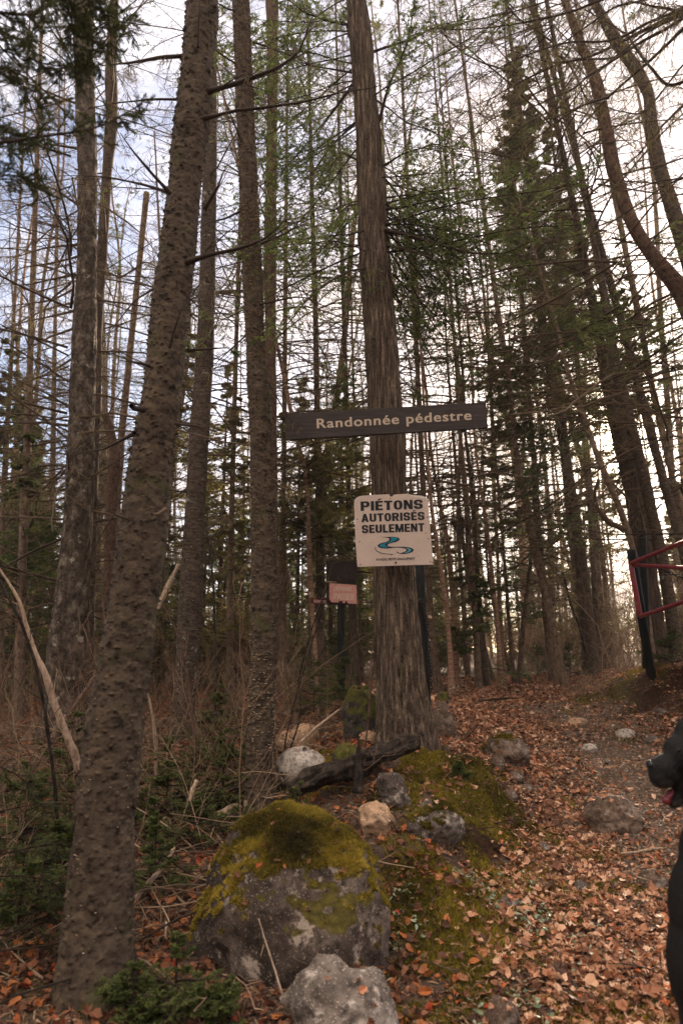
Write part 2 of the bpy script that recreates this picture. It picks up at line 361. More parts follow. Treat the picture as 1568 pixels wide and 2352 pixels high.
def wpath(x,y):
    d=on_path(x,y); q=np.stack([x,y,x*0],-1)
    g=np.clip(1.25-np.abs(x-np.interp(y,[0,2.5,3.7,4.7,6,8],[2.3,1.95,1.95,2.1,2.3,2.4]))*1.7,0,1)*(y<7.6)  # thinner on the gravel
    return np.clip((1.25-d)*2,0,1)*np.clip(1.0-.93*g+fbm(q*2.5,2,31)*.3,0.1,1)*(1-.62*mossy_w(x,y)*np.clip(.9+1.2*fbm(np.stack([x*4,y*4,x*0],-1),3,61),.1,1.4))
p=sample_ground(230000,.2,5.2,2.2,12.5,wpath,1.3)
_e=.05; _s=np.hypot(H0(p[:,0]+_e,p[:,1])-H0(p[:,0]-_e,p[:,1]),H0(p[:,0],p[:,1]+_e)-H0(p[:,0],p[:,1]-_e))/(2*_e); p=p[_s<.5+rs.rand(len(p))*.3]
sz=np.clip(rs.lognormal(-3.75,.38,len(p)),.010,.055)*np.where(rs.rand(len(p))<.08,1.5,1)
scatter('fallen_leaves',M['leaf'],p,sz,T_LEAF,tilt=.5)
def wside(x,y):
    d=on_path(x,y); q=np.stack([x,y,x*0],-1); return np.clip((d-.95)*3,0,1)*np.clip(.85+fbm(q*2,3,41)*.5,.3,1)*(1-.62*mossy_w(x,y)*np.clip(.9+1.2*fbm(np.stack([x*4,y*4,x*0],-1),3,61),.1,1.4))
p=sample_ground(150000,-7,6,2.1,14,wside,1.4); _e=.05; _s=np.hypot(H0(p[:,0]+_e,p[:,1])-H0(p[:,0]-_e,p[:,1]),H0(p[:,0],p[:,1]+_e)-H0(p[:,0],p[:,1]-_e))/(2*_e); p=p[_s<.55+rs.rand(len(p))*.3]
scatter('fallen_leaves',M['leafdark'],p,rs.uniform(.016,.052,len(p)),T_LEAF,tilt=.6,lift=.35)
# needle and twig litter
p=sample_ground(150000,-5,5.2,2.1,9,lambda x,y:1-.8*mossy_w(x,y),1.6)
T_NEED=[(np.array([[-.5,-.04,0],[.5,-.03,.02],[.5,.03,.02],[-.5,.04,0],[0,0,.14]]),np.array([[0,1,4],[1,2,4],[2,3,4],[3,0,4]]))]
scatter('needle_litter',M['litter'],p,rs.uniform(.012,.05,len(p)),T_NEED,tilt=.3,lift=.1)
# gravel
def wgr(x,y): return np.clip(1.2-np.abs(x-np.interp(y,[0,2.5,3.7,4.7,6,8],[2.2,1.9,2.0,2.1,2.3,2.4]))*1.1,0,1)*np.clip(1-mossy_w(x,y),0,1)
p=sample_ground(80000,.2,4.8,2.2,8.5,wgr,1.5)
T_PEB=[]
for k in range(4):
    V=np.array([[1,0,0],[-1,0,0],[0,1,0],[0,-1,0],[0,0,.7],[.6,.6,.3],[-.6,.5,.35],[-.5,-.6,.3],[.55,-.6,.3]],float)*rs.uniform(.7,1.2,(9,1))*.5
    T_PEB.append((V,np.array([[4,5,0],[4,2,5],[4,6,2],[4,1,6],[4,7,1],[4,3,7],[4,8,3],[4,0,8],[0,5,2],[2,6,1],[1,7,3],[3,8,0]])))
scatter('gravel',M['pebble'],p,rs.uniform(.006,.024,len(p)),T_PEB,tilt=.3,lift=.0)
# moss tufts
T_TUFT=[]
for k in range(5):
    V=[];F=[]
    for j in range(6):
        a=rs.uniform(0,2*math.pi); l=rs.uniform(.5,1); w=.16; dx,dy=math.cos(a),math.sin(a); b=len(V); o=rs.uniform(-.35,.35,2)
        V+=[[o[0]-dy*w,o[1]+dx*w,0],[o[0]+dy*w,o[1]-dx*w,0],[o[0]+dx*l*.6,o[1]+dy*l*.6,l]]; F.append([b,b+1,b+2])
    T_TUFT.append((np.array(V),np.array(F)))
def wm(x,y):
    q=np.stack([x,y,x*0],-1); return np.clip(mossy_w(x,y)*1.25+fbm(q*4,4,21)*1.1-.25,0,1)
p=np.concatenate([sample_ground(150000,-.3,1.5,2.5,5.4,wm,1.),sample_ground(30000,2.2,4.6,6,8,wm,1.)])
q=fbm(np.stack([p[:,0]*4,p[:,1]*4,p[:,0]*0],-1),3,77)
scatter('moss',M['moss'],p,rs.uniform(.010,.026,len(p)),T_TUFT,tilt=.5,lift=-.2,rnd=np.clip(.45+q*.35+rs.randn(len(p))*.15,0,1))
def wc(x,y): return np.clip(1.6-np.hypot((x-.55)/.45,(y-3.05)/.6)*1.2,0,1)*np.clip(fbm(np.stack([x*5,y*5,x*0],-1),2,91)*2,0,1)
p=sample_ground(12000,-1.2,1.6,2.2,4.2,wc)
scatter('ground_cover',M['clover'],p,rs.uniform(.012,.026,len(p)),[leaf_template(1,rs) for _ in range(3)],tilt=.5,lift=.9)

# ------------------------------------------------------------------ rocks
def ico(n):
    import bmesh
    bm=bmesh.new(); bmesh.ops.create_icosphere(bm,subdivisions=n,radius=1); V=np.array([v.co[:] for v in bm.verts]); F=np.array([[v.index for v in f.verts] for f in bm.faces]); bm.free(); return V,F
ICO={k:ico(k) for k in (3,4,5,6)}
def star(D,lobes):
    r=np.zeros(len(D))
    for c_,a in lobes:
        c_=np.array(c_)/np.array(a); d=D/np.array(a); A=(d*d).sum(-1); B=-2*(d@c_); C=(c_@c_)-1
        disc=B*B-4*A*C; t=np.where(disc>0,(-B+np.sqrt(np.maximum(disc,0)))/(2*A),0); r=np.maximum(r,t)
    return r
def rock(label,x0,x1,y0,y1,Y,mat='rock',seed=0,sub=4,rough=.12,lobes=None,sink=.35,depth=.85,blocky=0,group=None,cat='stone',name='stone',yaw=0):
    V,F=ICO[sub]; pxc=(x0+x1)/2
    for Yt in np.arange(max(2.1,Y-1.6),Y+3.,.02):
        q_=ray(pxc,min(y1,2500)); gg=q_*(Yt/q_[1])
        if gg[2]<=float(H(gg[0],Yt)): break
    Y=Yt; m_=mpp((y0+y1)/2,Y); rx=(x1-x0)/2*m_; rz=(y1-y0)/2*m_
    cpos=P((x0+x1)/2,(y0+y1)/2,Y+rx*depth*.55); rz2=rz*(1+sink); ctr=cpos+np.array([0,0,rz-rz2])
    W=V.copy()
    if lobes: r=star(V,lobes)
    else: r=np.ones(len(V))
    n=fbm(V*1.6+seed*7.1,4,seed)*rough*1.25+fbm(V*6+seed,5,seed+5)*rough*.42
    if blocky:
        for k in range(blocky):
            nn=nrm(np.random.RandomState(seed*31+k).randn(3)); dd=np.random.RandomState(seed*7+k).uniform(.56,.80); s=V@nn; r=np.where(s*r>dd,dd/np.maximum(s,1e-3),r)
    n=n+(np.abs(fbm(V*3.1+seed,3,seed+9))*-.5+.12)*rough
    W=V*(r*(1+n))[:,None]*np.array([rx,rx*depth,rz2])
    me=mesh_np(name,W,None,F); o=link(name,me,M[mat],loc=ctr); o.rotation_euler[2]=yaw
    tag(o,label,cat,group); ROCKS.append((W+ctr,F,rx)); return o,W+ctr,F
ROCKS=[]
BO,BV,BF=rock('big rounded boulder capped with yellow moss in the foreground',425,910,1858,2235,2.93,'rockmoss',3,6,.075,
   lobes=[((0,.05,-.15),(.97,.92,1.08)),((-.05,.15,.0),(.80,.75,.99)),((.36,-.05,-.05),(.62,.88,.88))],depth=.9,cat='boulder',name='boulder')
R2=rock('speckled grey granite rock at the bottom edge below the big boulder',655,930,2212,2400,2.42,'rockspeck',5,5,.13,lobes=[((0,0,-.05),(1,.95,.86)),((-.25,0,.08),(.65,.75,.9)),((.35,.1,.05),(.6,.75,.82))],cat='rock',name='rock')
rock('pale small stone wedged under the right foot of the mossy boulder',735,800,2148,2215,2.6,'rockpale',6,4,.12)
rock('angular orange tan rock on the moss just behind the mossy boulder',806,912,1833,1925,3.55,'rocktan',18,5,.07,blocky=15,sink=.2,cat='rock',name='rock')
R5=rock('flat topped grey rock ringed by moss to the right of the tan rock',930,1064,1843,1925,3.6,'rock',9,5,.10,sink=.3,cat='rock',name='rock')
rock('broken lichen spotted rock under the end of the rotten log',860,942,1775,1860,3.95,'rock',10,5,.16,blocky=9,sink=.3,cat='rock',name='rock')
rock('smooth tan two humped stone, uppermost left of the cedar',636,732,1661,1725,5.6,'rocktan',11,4,.06,lobes=[((.3,0,.1),(.72,.8,.9)),((-.5,0,-.15),(.5,.7,.75))],sink=.2)
rock('whitish rounded stone below the two humped tan stone',634,748,1716,1785,5.15,'rockpale',12,4,.08,sink=.3)
rock('dark mossy boulder just left behind the cedar trunk',782,876,1575,1700,5.7,'rockmossd',13,5,.12,sink=.2,cat='boulder',name='boulder')
R10=rock('grey speckled boulder leaning on the right side of the cedar foot',972,1044,1612,1695,5.15,'rockbrown',14,5,.10,sink=.3,cat='boulder',name='boulder')
rock('small tan stone peeping out left of the cedar foot',826,872,1680,1708,4.9,'rocktan',15,4,.08)
rock('moss covered stone behind the rotten log',764,826,1708,1752,4.75,'rockmossd',16,4,.1)
R13=rock('long grey rock sticking out of the moss bank onto the path',1108,1214,1690,1755,4.95,'rockbrown',17,5,.08,sink=.25,cat='rock',name='rock',yaw=-.3)
rock('half buried round stone at the foot of the long grey rock',1126,1158,1730,1768,4.75,'rockbrown',19,4,.08)
rock('small flat brown stone at the mossy path edge',1160,1204,1772,1793,4.6,'rockbrown',20,4,.1)
rock('small round stone against the mossy bank, nearest the path edge',1154,1188,1812,1836,4.35,'rockbrown',21,4,.1)
rock('tiny stone half under leaves right of the bank',1192,1226,1800,1815,4.5,'rockbrown',22,3,.1)
rock('dark narrow stone on the path above the long grey rock',1138,1184,1676,1702,5.9,'rockbrown',23,4,.12)
rock('tan flat stone in the middle of the far path',1301,1352,1648,1667,6.9,'rocktan',24,4,.12)
rock('white flat stone farther right on the path',1413,1458,1673,1695,6.3,'rockpale',25,4,.1)
rock('small white stone in the centre of the path',1333,1372,1709,1727,5.9,'rockpale',26,4,.1)
rock('dark brown low stone between the tan and the white path stones',1288,1328,1679,1697,6.3,'rockbrown',27,4,.15)
rock('dark flat stone on the path near the dog head',1472,1516,1689,1705,6.0,'rock',28,4,.12)
rock('small grey stone below the dirt bank',1497,1531,1626,1641,6.9,'rock',29,4,.12)
rock('wide low rock embedded in the middle of the path',1345,1472,1828,1912,4.3,'rockbrown',30,5,.12,sink=.2,cat='rock',name='rock')
rock('small stone left of the wide embedded path rock',1305,1328,1882,1900,4.25,'rockbrown',31,3,.1)
rock('pointed grey stone among the path leaves, mid foreground',1315,1350,2022,2048,3.55,'rock',32,4,.16)
rock('brown stone at the bottom of the picture by the path edge',1112,1190,2294,2365,2.42,'rockbrown',33,4,.1,cat='rock',name='rock')
rock('dark little stone on the bottom edge of the path',1238,1272,2314,2338,2.5,'rock',34,3,.1)
rock('dark stone among the leaves right of the moss',1146,1194,2054,2086,3.35,'rock',35,4,.12)
rock('greyish stone low on the path beside the dog chest',1464,1530,2002,2040,3.5,'rockbrown',36,4,.14)
rock('round tan stone in the brush right of the big leaning fir',350,397,1874,1918,4.15,'rocktan',37,4,.06)
rock('small stone by the mossy bank foot',1228,1262,1934,1956,3.95,'rock',38,3,.1)
# moss on boulders (parts)
def moss_on(o,W,F,n,thr,matn,seed,szr=(.008,.02),name='moss'):
    a,b,c_=W[F[:,0]],W[F[:,1]],W[F[:,2]]; N=np.cross(b-a,c_-a); ar=np.linalg.norm(N,axis=1); N=N/ar[:,None]
    g=N[:,2]+fbm(a*4.5,4,seed)*.42
    w=ar*np.clip((g-thr)*4,0,1); 
    k=rs.choice(len(F),n,p=w/w.sum()); u,v=rs.rand(n,1),rs.rand(n,1); s=u+v>1; u=np.where(s,1-u,u); v=np.where(s,1-v,v)
    p=a[k]+(b-a)[k]*u+(c_-a)[k]*v; q=fbm(p*6,3,seed+2)
    t=scatter(name,M[matn],p,rs.uniform(*szr,n),T_TUFT,normal=N[k],tilt=.5,lift=-.15,rnd=np.clip(.45+q*.4+rs.randn(n)*.13,0,1),parent=o,off=np.array(o.location))
    if o.rotation_euler[2]: t.rotation_euler[2]=-o.rotation_euler[2]
    return t
moss_on(BO,BV,BF,52000,.46,'mossb',4)
moss_on(R5[0],R5[1],R5[2],3500,.75,'moss',5)
for o_ in (R13,): moss_on(o_[0],o_[1],o_[2],1500,.85,'moss',8)
# leaves resting on the boulder
def sit_on(W,F,n,thr):
    a,b,c_=W[F[:,0]],W[F[:,1]],W[F[:,2]]; N=np.cross(b-a,c_-a); ar=np.linalg.norm(N,axis=1); N=N/ar[:,None]; w=ar*(N[:,2]>thr); k=rs.choice(len(F),n,p=w/w.sum()); return (a[k]+b[k]+c_[k])/3,N[k]
p,nn=sit_on(BV,BF,60,.62); scatter('fallen_leaves',M['leafdark'],p,rs.uniform(.014,.036,len(p)),T_LEAF,normal=nn,tilt=.4,lift=.3)

pl=[];nl=[]
for W_,F_,r_ in ROCKS[1:]:
    if rs.rand()<.75:
        a_,b_=sit_on(W_,F_,int(3+r_*60),.7); pl.append(a_); nl.append(b_)
pl=np.concatenate(pl); nl=np.concatenate(nl); scatter('fallen_leaves',M['leaf'],pl,rs.uniform(.015,.045,len(pl)),T_LEAF,normal=nl,tilt=.4,lift=.3)
# ------------------------------------------------------------------ trunks
def smooth_path(Z,A,zq,win):
    r=np.stack([np.interp(zq,Z,A[:,i]) for i in range(A.shape[1])],-1)
    k=max(1,int(win/(zq[1]-zq[0]))); 
    if k>1:
        ker=np.hanning(k+2)[1:-1]; ker/=ker.sum(); pad=k
        lo=r[:1]+(r[:1]-r[1:2])*np.arange(pad,0,-1)[:,None]; hi=r[-1:]+(r[-1:]-r[-2:-1])*np.arange(1,pad+1)[:,None]
        e=np.concatenate([lo,r,hi]); r=np.stack([np.convolve(e[:,i],ker,'same') for i in range(e.shape[1])],-1)[pad:-pad]
    return r
def trace(tr,Y,top=13.5,bottom=.2,Ytop=None):
    """tr: (xl,xr,y) from top of the trace to the foot"""
    y0,y1=tr[0][2],tr[-1][2]; pts=[];rad=[]
    for xl,xr,y in tr:
        YY=Y if Ytop is None else Ytop+(Y-Ytop)*((y-y0)/(y1-y0))
        pts.append(P((xl+xr)/2,y,YY)); rad.append((xr-xl)/2*mpp(y,YY))
    pts=np.array(pts)[::-1]; rad=np.array(rad)[::-1]
    d=nrm(pts[0]-pts[1]) if len(pts)>1 else np.array([0,0,-1.]); b=pts[0]+d*bottom/abs(d[2])
    pts=np.concatenate([[b],pts]); rad=np.concatenate([[rad[0]*1.08],rad])
    if top is not None and pts[-1][2]<top:
        k=min(3,len(pts)-1); d=(pts[-1]-pts[-1-k]); d=d/d[2]; h=top-pts[-1][2]
        pts=np.concatenate([pts,[pts[-1]+d*h*.5,pts[-1]+d*h]]); rad=np.concatenate([rad,[rad[-1]*.6,rad[-1]*.15]])
    return pts,rad
def bark_disp(kind,th,rr,z,rad,seed):
    q=lambda s,a,b:np.stack([np.cos(th)*a*rad+seed,np.sin(th)*a*rad,z*b],-1)
    if kind=='fir':
        d=fbm(q(0,20,48),4,seed)*.0013*(1+fbm(q(0,4,3),2,seed+8))+fbm(q(0,6,4),4,seed+1)*.008-np.clip(vnoise(q(0,9,5),seed+12)-.62,0,1)*.05
        b=vnoise(q(0,75,95),seed+2); d=d+np.clip(b-.45,0,1)*.030
        b=vnoise(q(0,30,38),seed+3); d=d+np.clip(b-.7,0,1)*.010-np.clip(-b-.72,0,1)*.03
    elif kind=='fir2':
        d=fbm(q(0,18,60),3,seed)*.0012+fbm(q(0,5,4),2,seed+1)*.005; b=vnoise(q(0,110,110),seed+2); d=d+np.clip(b-.5,0,1)*.012
    elif kind=='cedar':
        a=vnoise(q(0,62,2.2),seed); b=vnoise(q(0,130,5),seed+1); c_=fbm(q(0,9,2.5),3,seed+2)
        w_=vnoise(q(0,8,1.6),seed+4)*1.4; a=vnoise(np.stack([np.cos(th)*55*rad+w_+seed,np.sin(th)*55*rad-w_,z*2.6],-1),seed); s_=vnoise(q(0,95,9),seed+5); d=np.clip(np.abs(a)**.55,0,.8)*.021+b*.006+c_*.008-np.clip(s_-.5,0,1)*.012; g=vnoise(q(0,20,4),seed+6); d=d-np.clip(-g-.5,0,1)*.035
    elif kind=='plate':
        a=vnoise(q(0,36,9),seed); b=vnoise(q(0,36,14)+3,seed+1); d=np.minimum(np.abs(a),.32)*.03+b*.003+fbm(q(0,8,4),2,seed+2)*.006
    else: d=fbm(q(0,10,6),3,seed)*.006
    return d
def trunk_mesh(name,pts,rad,sides,dz,kind,seed,base,flare=0,zlo=None,zhi=None,flutes=0,fl_h=.35):
    zq=np.arange(pts[0][2],pts[-1][2],dz); A=np.concatenate([pts,rad[:,None]],1)
    S=smooth_path(pts[:,2],A,zq,.25 if dz<.05 else .4); C=S[:,:3]; rd=np.maximum(S[:,3],.004)
    n=len(zq); th=np.arange(sides)*2*math.pi/sides
    TH,Z=np.meshgrid(th,zq); RR=np.repeat(rd[:,None],sides,1)
    gz_=zq-(pts[0][2]+.2)
    if flare:
        RR=RR*(1+flare*np.exp(-np.maximum(gz_,0)/fl_h))[:,None]
    if flutes:
        RR=RR*(1+np.exp(-np.maximum(gz_,0)/(fl_h*.8))[:,None]*.30*flare*np.maximum(0,np.cos(TH*flutes+seed)+.4*np.cos(TH*2+1))**1.5)
    d=bark_disp(kind,TH,RR,Z,np.maximum(RR,.02),seed)*np.clip(RR/.08,.25,1)
    rr=RR+d
    V=C[:,None,:]+np.stack([np.cos(TH)*rr,np.sin(TH)*rr,np.zeros_like(rr)],-1)
    i=(np.arange(n-1)[:,None]*sides); a=np.arange(sides)[None]; b=(a+1)%sides
    F=np.stack([i+a,i+b,i+sides+b,i+sides+a],-1).reshape(-1,4)
    return mesh_np(name,V.reshape(-1,3)-base,F),C,rd
def at_z(C,z): 
    return np.array([np.interp(z,C[:,2],C[:,i]) for i in range(3)])

def branch_obj(parent,base,Wp,r0,mat,seed,r1=.2,twigs=10,tw=.35,sides=6,green=None,name='branch',lich=0,up=.0,ls=.019,lw=.0034):
    """one limb through world points, with side twigs; leafy sprays optional"""
    rg=np.random.RandomState(seed); Wp=np.asarray(Wp,float)
    s=np.concatenate([[0],np.cumsum(np.linalg.norm(np.diff(Wp,axis=0),axis=1))]); K=max(8,int(s[-1]/.06)); t=np.linspace(0,s[-1],K)
    C=smooth_path(s,Wp,t,s[-1]*.18); C=C+np.stack([fbm(np.stack([t*4+seed,t*0,t*0],-1),2,seed+q) for q in range(3)],-1)*.008*min(1,s[-1])
    rd=r0*(1-(1-r1)*(t/s[-1]))*(1+.12*vnoise(np.stack([t*25,t*0,t*0],-1),seed)); rd[0]*=1.35
    acc=Acc(); tubes(acc,C,rd,sides,r=.4)
    L=np.array([s[-1]])
    g=Acc(); l=Acc(); anyg=False
    if twigs:
        S1,D1,L1=children(C[None],L,twigs,.9,tw,rg,tmin=.15,flat=.55); L1=np.clip(L1,.05,1.0)
        P1=grow(S1,D1,L1,5,.05,.12,up,rg); tubes(acc,P1,np.linspace(1,.35,5)[None]*np.maximum(r0*.25,.0022)*np.ones((len(S1),1)),3,rg.rand(len(S1)))
        S2,D2,L2=children(P1,L1,5,.8,.5,rg,flat=.6); L2=np.clip(L2,.03,.4)
        P2=grow(S2,D2,L2,3,.05,.15,up,rg); tubes(acc,P2,np.linspace(1,.5,3)[None]*.0016*np.ones((len(S2),1)),3,rg.rand(len(S2)))
        if green:
            leafy(g,P1,L1,rg,int(8*.03/ls),ls,lw); leafy(g,P2,L2,rg,int(10*.03/ls),ls*1.1,lw); anyg=True
        if lich: beard(l,np.concatenate([P2[:,1],P1[:,2],P1[:,3]]),lich,rg)
    if lich: beard(l,C[rg.randint(0,len(C),int(len(C)*1.2))],lich,rg,.8)
    o=link(name,acc.me(name,off=base),M[mat],parent=parent)
    if anyg: link('foliage',g.me('foliage',off=base,smooth=False),M[green],parent=o)
    if lich and l.n: link('lichen',l.me('lichen',off=base,smooth=False),M['lichen'],parent=o,kind='stuff')
    return o
def leafy(acc,Pl,L,rg,n,size=.03,wid=.006,ang=.75,droop=.0):
    """flat scale-leaf sprays along twigs"""
    S,D,_=children(Pl,L,n,ang,1,rg,tmin=.1,tmax=1.,flat=.88,jit=.3); m=len(S)
    l=size*rg.uniform(.5,1.3,m)[:,None]; D=D+np.array([0,0,-droop]); D=nrm(D)
    A=nrm(np.cross(D,np.array([0,0,1.])+rg.randn(m,3)*.35)); w=wid*rg.uniform(.7,1.3,m)[:,None]
    V=np.stack([S,S+D*l*.5+A*w,S+D*l,S+D*l*.45-A*w],1).reshape(-1,3)
    i=np.arange(m)[:,None]*4+np.arange(4)[None]; acc.add(V,F4=i,r=np.clip(rg.normal(.45,.2,m),0,1))
def beard(acc,Pt,amount,rg,f=.35):
    Pt=Pt[rg.rand(len(Pt))<f*amount]
    if not len(Pt): return
    k=5; S=np.repeat(Pt,k,0)+rg.randn(len(Pt)*k,3)*.006; m=len(S); L=rg.uniform(.03,.11,m)
    D=np.stack([rg.randn(m)*.45,rg.randn(m)*.45,-np.ones(m)],-1); Q=grow(S,D,L,3,.1,.4,0,rg)
    A=nrm(rg.randn(m,3)*np.array([1,1,.1])); w=np.array([.0016,.0014,.0005])[None,:,None]
    V=np.stack([Q-A[:,None]*w,Q+A[:,None]*w],2).reshape(-1,3)
    b=np.arange(m)[:,None]*6; F=np.concatenate([b+np.array([[0,1,3,2]]),b+np.array([[2,3,5,4]])]); r=rg.rand(m); acc.add(V,F4=F,r=np.concatenate([r,r]))
def flakes(parent,C,rd,base,n,zr,seed,size=(.003,.008),mat='lichen',name='bark_scales',m_=None):
    rg=np.random.RandomState(seed); z=rg.uniform(zr[0],zr[1],n); th=rg.uniform(0,2*math.pi,n)
    k=vnoise(np.stack([np.cos(th)*2,np.sin(th)*2,z*3],-1),seed)>-.25; z,th=z[k],th[k]; n=len(z)
    c_=np.stack([np.interp(z,C[:,2],C[:,i]) for i in range(3)],-1); r=np.interp(z,C[:,2],rd)
    N=np.stack([np.cos(th),np.sin(th),np.zeros(n)],-1); T=np.stack([-np.sin(th),np.cos(th),np.zeros(n)],-1); U=np.array([0,0,1.])
    p=c_+N*(r[:,None]-.001); s=rg.uniform(*size,n)[:,None]; h=s*.5
    V=np.stack([p-T*s-U*h*.3,p+T*s-U*h*.3,p+T*s*.8+U*h+N*s*.2,p-T*s*.8+U*h+N*s*.2,p-T*s*.6+U*h*.6+N*s*1.3,p+T*s*.6+U*h*.4+N*s*1.3],1).reshape(-1,3)
    b=np.arange(n)[:,None]*6; F=np.concatenate([b+np.array([q]) for q in ([0,1,5,4],[3,2,5,4],[0,4,3,3],)][:2])
    F3=np.concatenate([b+np.array([[0,4,3]]),b+np.array([[1,2,5]])])
    a=Acc(); a.add(V,F4=F,r=np.tile(rg.rand(n),2)); a.add(np.zeros((0,3)),F3=None); 
    me=mesh_np(name,V-base,F,F3,np.concatenate([np.tile(rg.rand(n),2),np.tile(rg.rand(n),2)]),False)
    o=link(name,me,m_ or M[mat],parent=parent,kind='stuff'); return o
M['flake']=rndmat('bark_blister',[(0,(.13,.095,.06)),(.5,(.30,.23,.15)),(1,(.50,.42,.31))],.8)

# ---- crown prototypes (local: z up from the foot, metres)
def bare_crown(seed,z0=1.0,z1=13.,n=85,Lmax=1.9,droop=.08,lich=.5,sec=13,ter=4,green=0):
    rg=np.random.RandomState(seed); z=np.sort(rg.uniform(z0,z1,n)); az=rg.uniform(0,2*math.pi,n)
    L=Lmax*np.clip(1.15-((z-z0)/(z1-z0))**1.5,.15,1)*rg.uniform(.35,1.1,n)*np.clip((z-z0)/1.5+.35,.3,1)
    el=rg.uniform(-.15,.45,n); D=np.stack([np.cos(az)*np.cos(el),np.sin(az)*np.cos(el),np.sin(el)],-1)
    S=np.stack([z*0,z*0,z],-1)+D*.02
    P0=grow(S,D,L,8,droop,.09,.05,rg); a=Acc()
    tubes(a,P0,np.linspace(1,.3,8)[None]*(.004+L*.0045)[:,None],4,rg.rand(n)*.5)
    S1,D1,L1=children(P0,L,sec,.95,.42,rg,flat=.7); P1=grow(S1,D1,L1,4,.03,.13,.05,rg)
    tubes(a,P1,np.linspace(1,.5,4)[None]*.0023*np.ones((len(S1),1)),3,rg.rand(len(S1)))
    S2,D2,L2=children(P1,L1,ter,.85,.5,rg,flat=.6); L2=np.clip(L2,.04,.4); P2=grow(S2,D2,L2,3,.02,.16,.05,rg)
    tubes(a,P2,np.linspace(1,.6,3)[None]*.0015*np.ones((len(S2),1)),3,rg.rand(len(S2)))
    l=Acc(); beard(l,np.concatenate([P2[:,1],P1[:,2]]),lich,rg,.12)
    g=None
    if green:
        k=rg.rand(len(P1))<green*np.clip((S1[:,2]-z0)/(z1-z0)*1.6,0,1); g=Acc()
        leafy(g,P1[k],L1[k],rg,10,.03)
        k2=np.repeat(k,ter); leafy(g,P2[k2],L2[k2],rg,8,.028)
    return a.me('crown'), (l.me('lichen',smooth=False) if l.n else None), (g.me('foliage',smooth=False) if g else None)
def leafy_crown(seed,z0,z1,n,Lmax,sec=13,ter=6,dens=12,size=.034,wid=.0055,el=(-.1,.5),droop=.10,cone=1.2,gap=.0,up=.12,avoid=0):
    rg=np.random.RandomState(seed); z=np.sort(z0+(z1-z0)*rg.rand(n)**1.0); az=rg.uniform(0,2*math.pi,n)
    if gap: 
        k=vnoise(np.stack([np.cos(az)*1.4,np.sin(az)*1.4,z*1.1],-1),seed)>-gap; z,az=z[k],az[k]; n=len(z)
    if avoid: az=np.where(np.abs(az-4.712)<avoid,az+2.2,az)
    L=Lmax*np.clip(1-((z-z0)/(z1-z0))**cone,.12,1)*rg.uniform(.6,1.12,n)
    e=rg.uniform(*el,n); D=np.stack([np.cos(az)*np.cos(e),np.sin(az)*np.cos(e),np.sin(e)],-1); S=np.stack([z*0,z*0,z],-1)
    P0=grow(S,D,L,7,droop,.08,up,rg); a=Acc(); g=Acc()
    tubes(a,P0,np.linspace(1,.3,7)[None]*(.004+L*.004)[:,None],4,rg.rand(n)*.5)
    S1,D1,L1=children(P0,L,sec,.85,.5,rg,tmin=.2,flat=.75); P1=grow(S1,D1,L1,4,.05,.12,.02,rg)
    tubes(a,P1,np.linspace(1,.5,4)[None]*.003*np.ones((len(S1),1)),3,rg.rand(len(S1)))
    S2,D2,L2=children(P1,L1,ter,.75,.55,rg,tmin=.2,flat=.8); P2=grow(S2,D2,L2,3,.05,.12,0,rg)
    leafy(g,P2,L2,rg,dens,size,wid,droop=.1); leafy(g,P1,L1,rg,dens,size,wid,droop=.1)
    return a.me('limbs'),g.me('foliage',smooth=False)
BARE=[bare_crown(100+i,z0=[1.2,.8,2.,1.5,1.0][i],n=[105,120,95,100,110][i],Lmax=[2.1,2.5,2.2,1.7,2.3][i],lich=[.9,.3,1.2,.4,.8][i],green=[0,.0,.25,.12,.0][i]) for i in range(5)]
for q in BARE:
    q[0].materials.append(M['twig'])
    if q[1]: q[1].materials.append(M['lichen'])
    if q[2]: q[2].materials.append(M['green'])
def set_crown(t,base,C,proto,scale=1.0,az=0.,mat=None,zoff=0.):
    top=at_z(C,C[-1][2]*.9); d=Vector(top-base).normalized(); q=Vector((0,0,1)).rotation_difference(d)@Quaternion((0,0,1),az)
    def put(name,me,par):
        o=link(name,me,parent=par); return o
    cr=put('crown',proto[0],t); cr.rotation_mode='QUATERNION'; cr.rotation_quaternion=q; cr.scale=(scale,)*3; cr.location=(0,0,zoff)
    if proto[1] is not None: put('lichen',proto[1],cr)['kind']='stuff'
    if len(proto)>2 and proto[2] is not None: put('foliage',proto[2],cr)
    return cr

def tree(label,tr,Y,mat='far',kind='far',proto=0,scale=1.,seed=1,sides=20,dz=.06,name='conifer',cat='tree',top=13.5,flare=.35,Ytop=None,group=None,crown=True,flutes=0,fl_h=.15,tmat=None):
    pts,rad=trace(tr,Y,top,Ytop=Ytop); gzb=float(H(pts[1][0],pts[1][1])); base=np.array([pts[1][0],pts[1][1],pts[1][2]])
    if gzb<pts[0][2]:  # reach the ground
        d=pts[0]-pts[1]; d=d/abs(d[2]); pts[0]=pts[1]+d*(pts[1][2]-gzb+.15)
    t=thing(name,label,cat,tuple(base),group)
    me,C,rd=trunk_mesh('trunk',pts,rad,sides,dz,kind,seed,base,flare,flutes=flutes,fl_h=fl_h); link('trunk',me,M[mat],parent=t)
    if crown: set_crown(t,base,C,BARE[proto%5],scale,seed*1.7)
    return t,base,C,rd

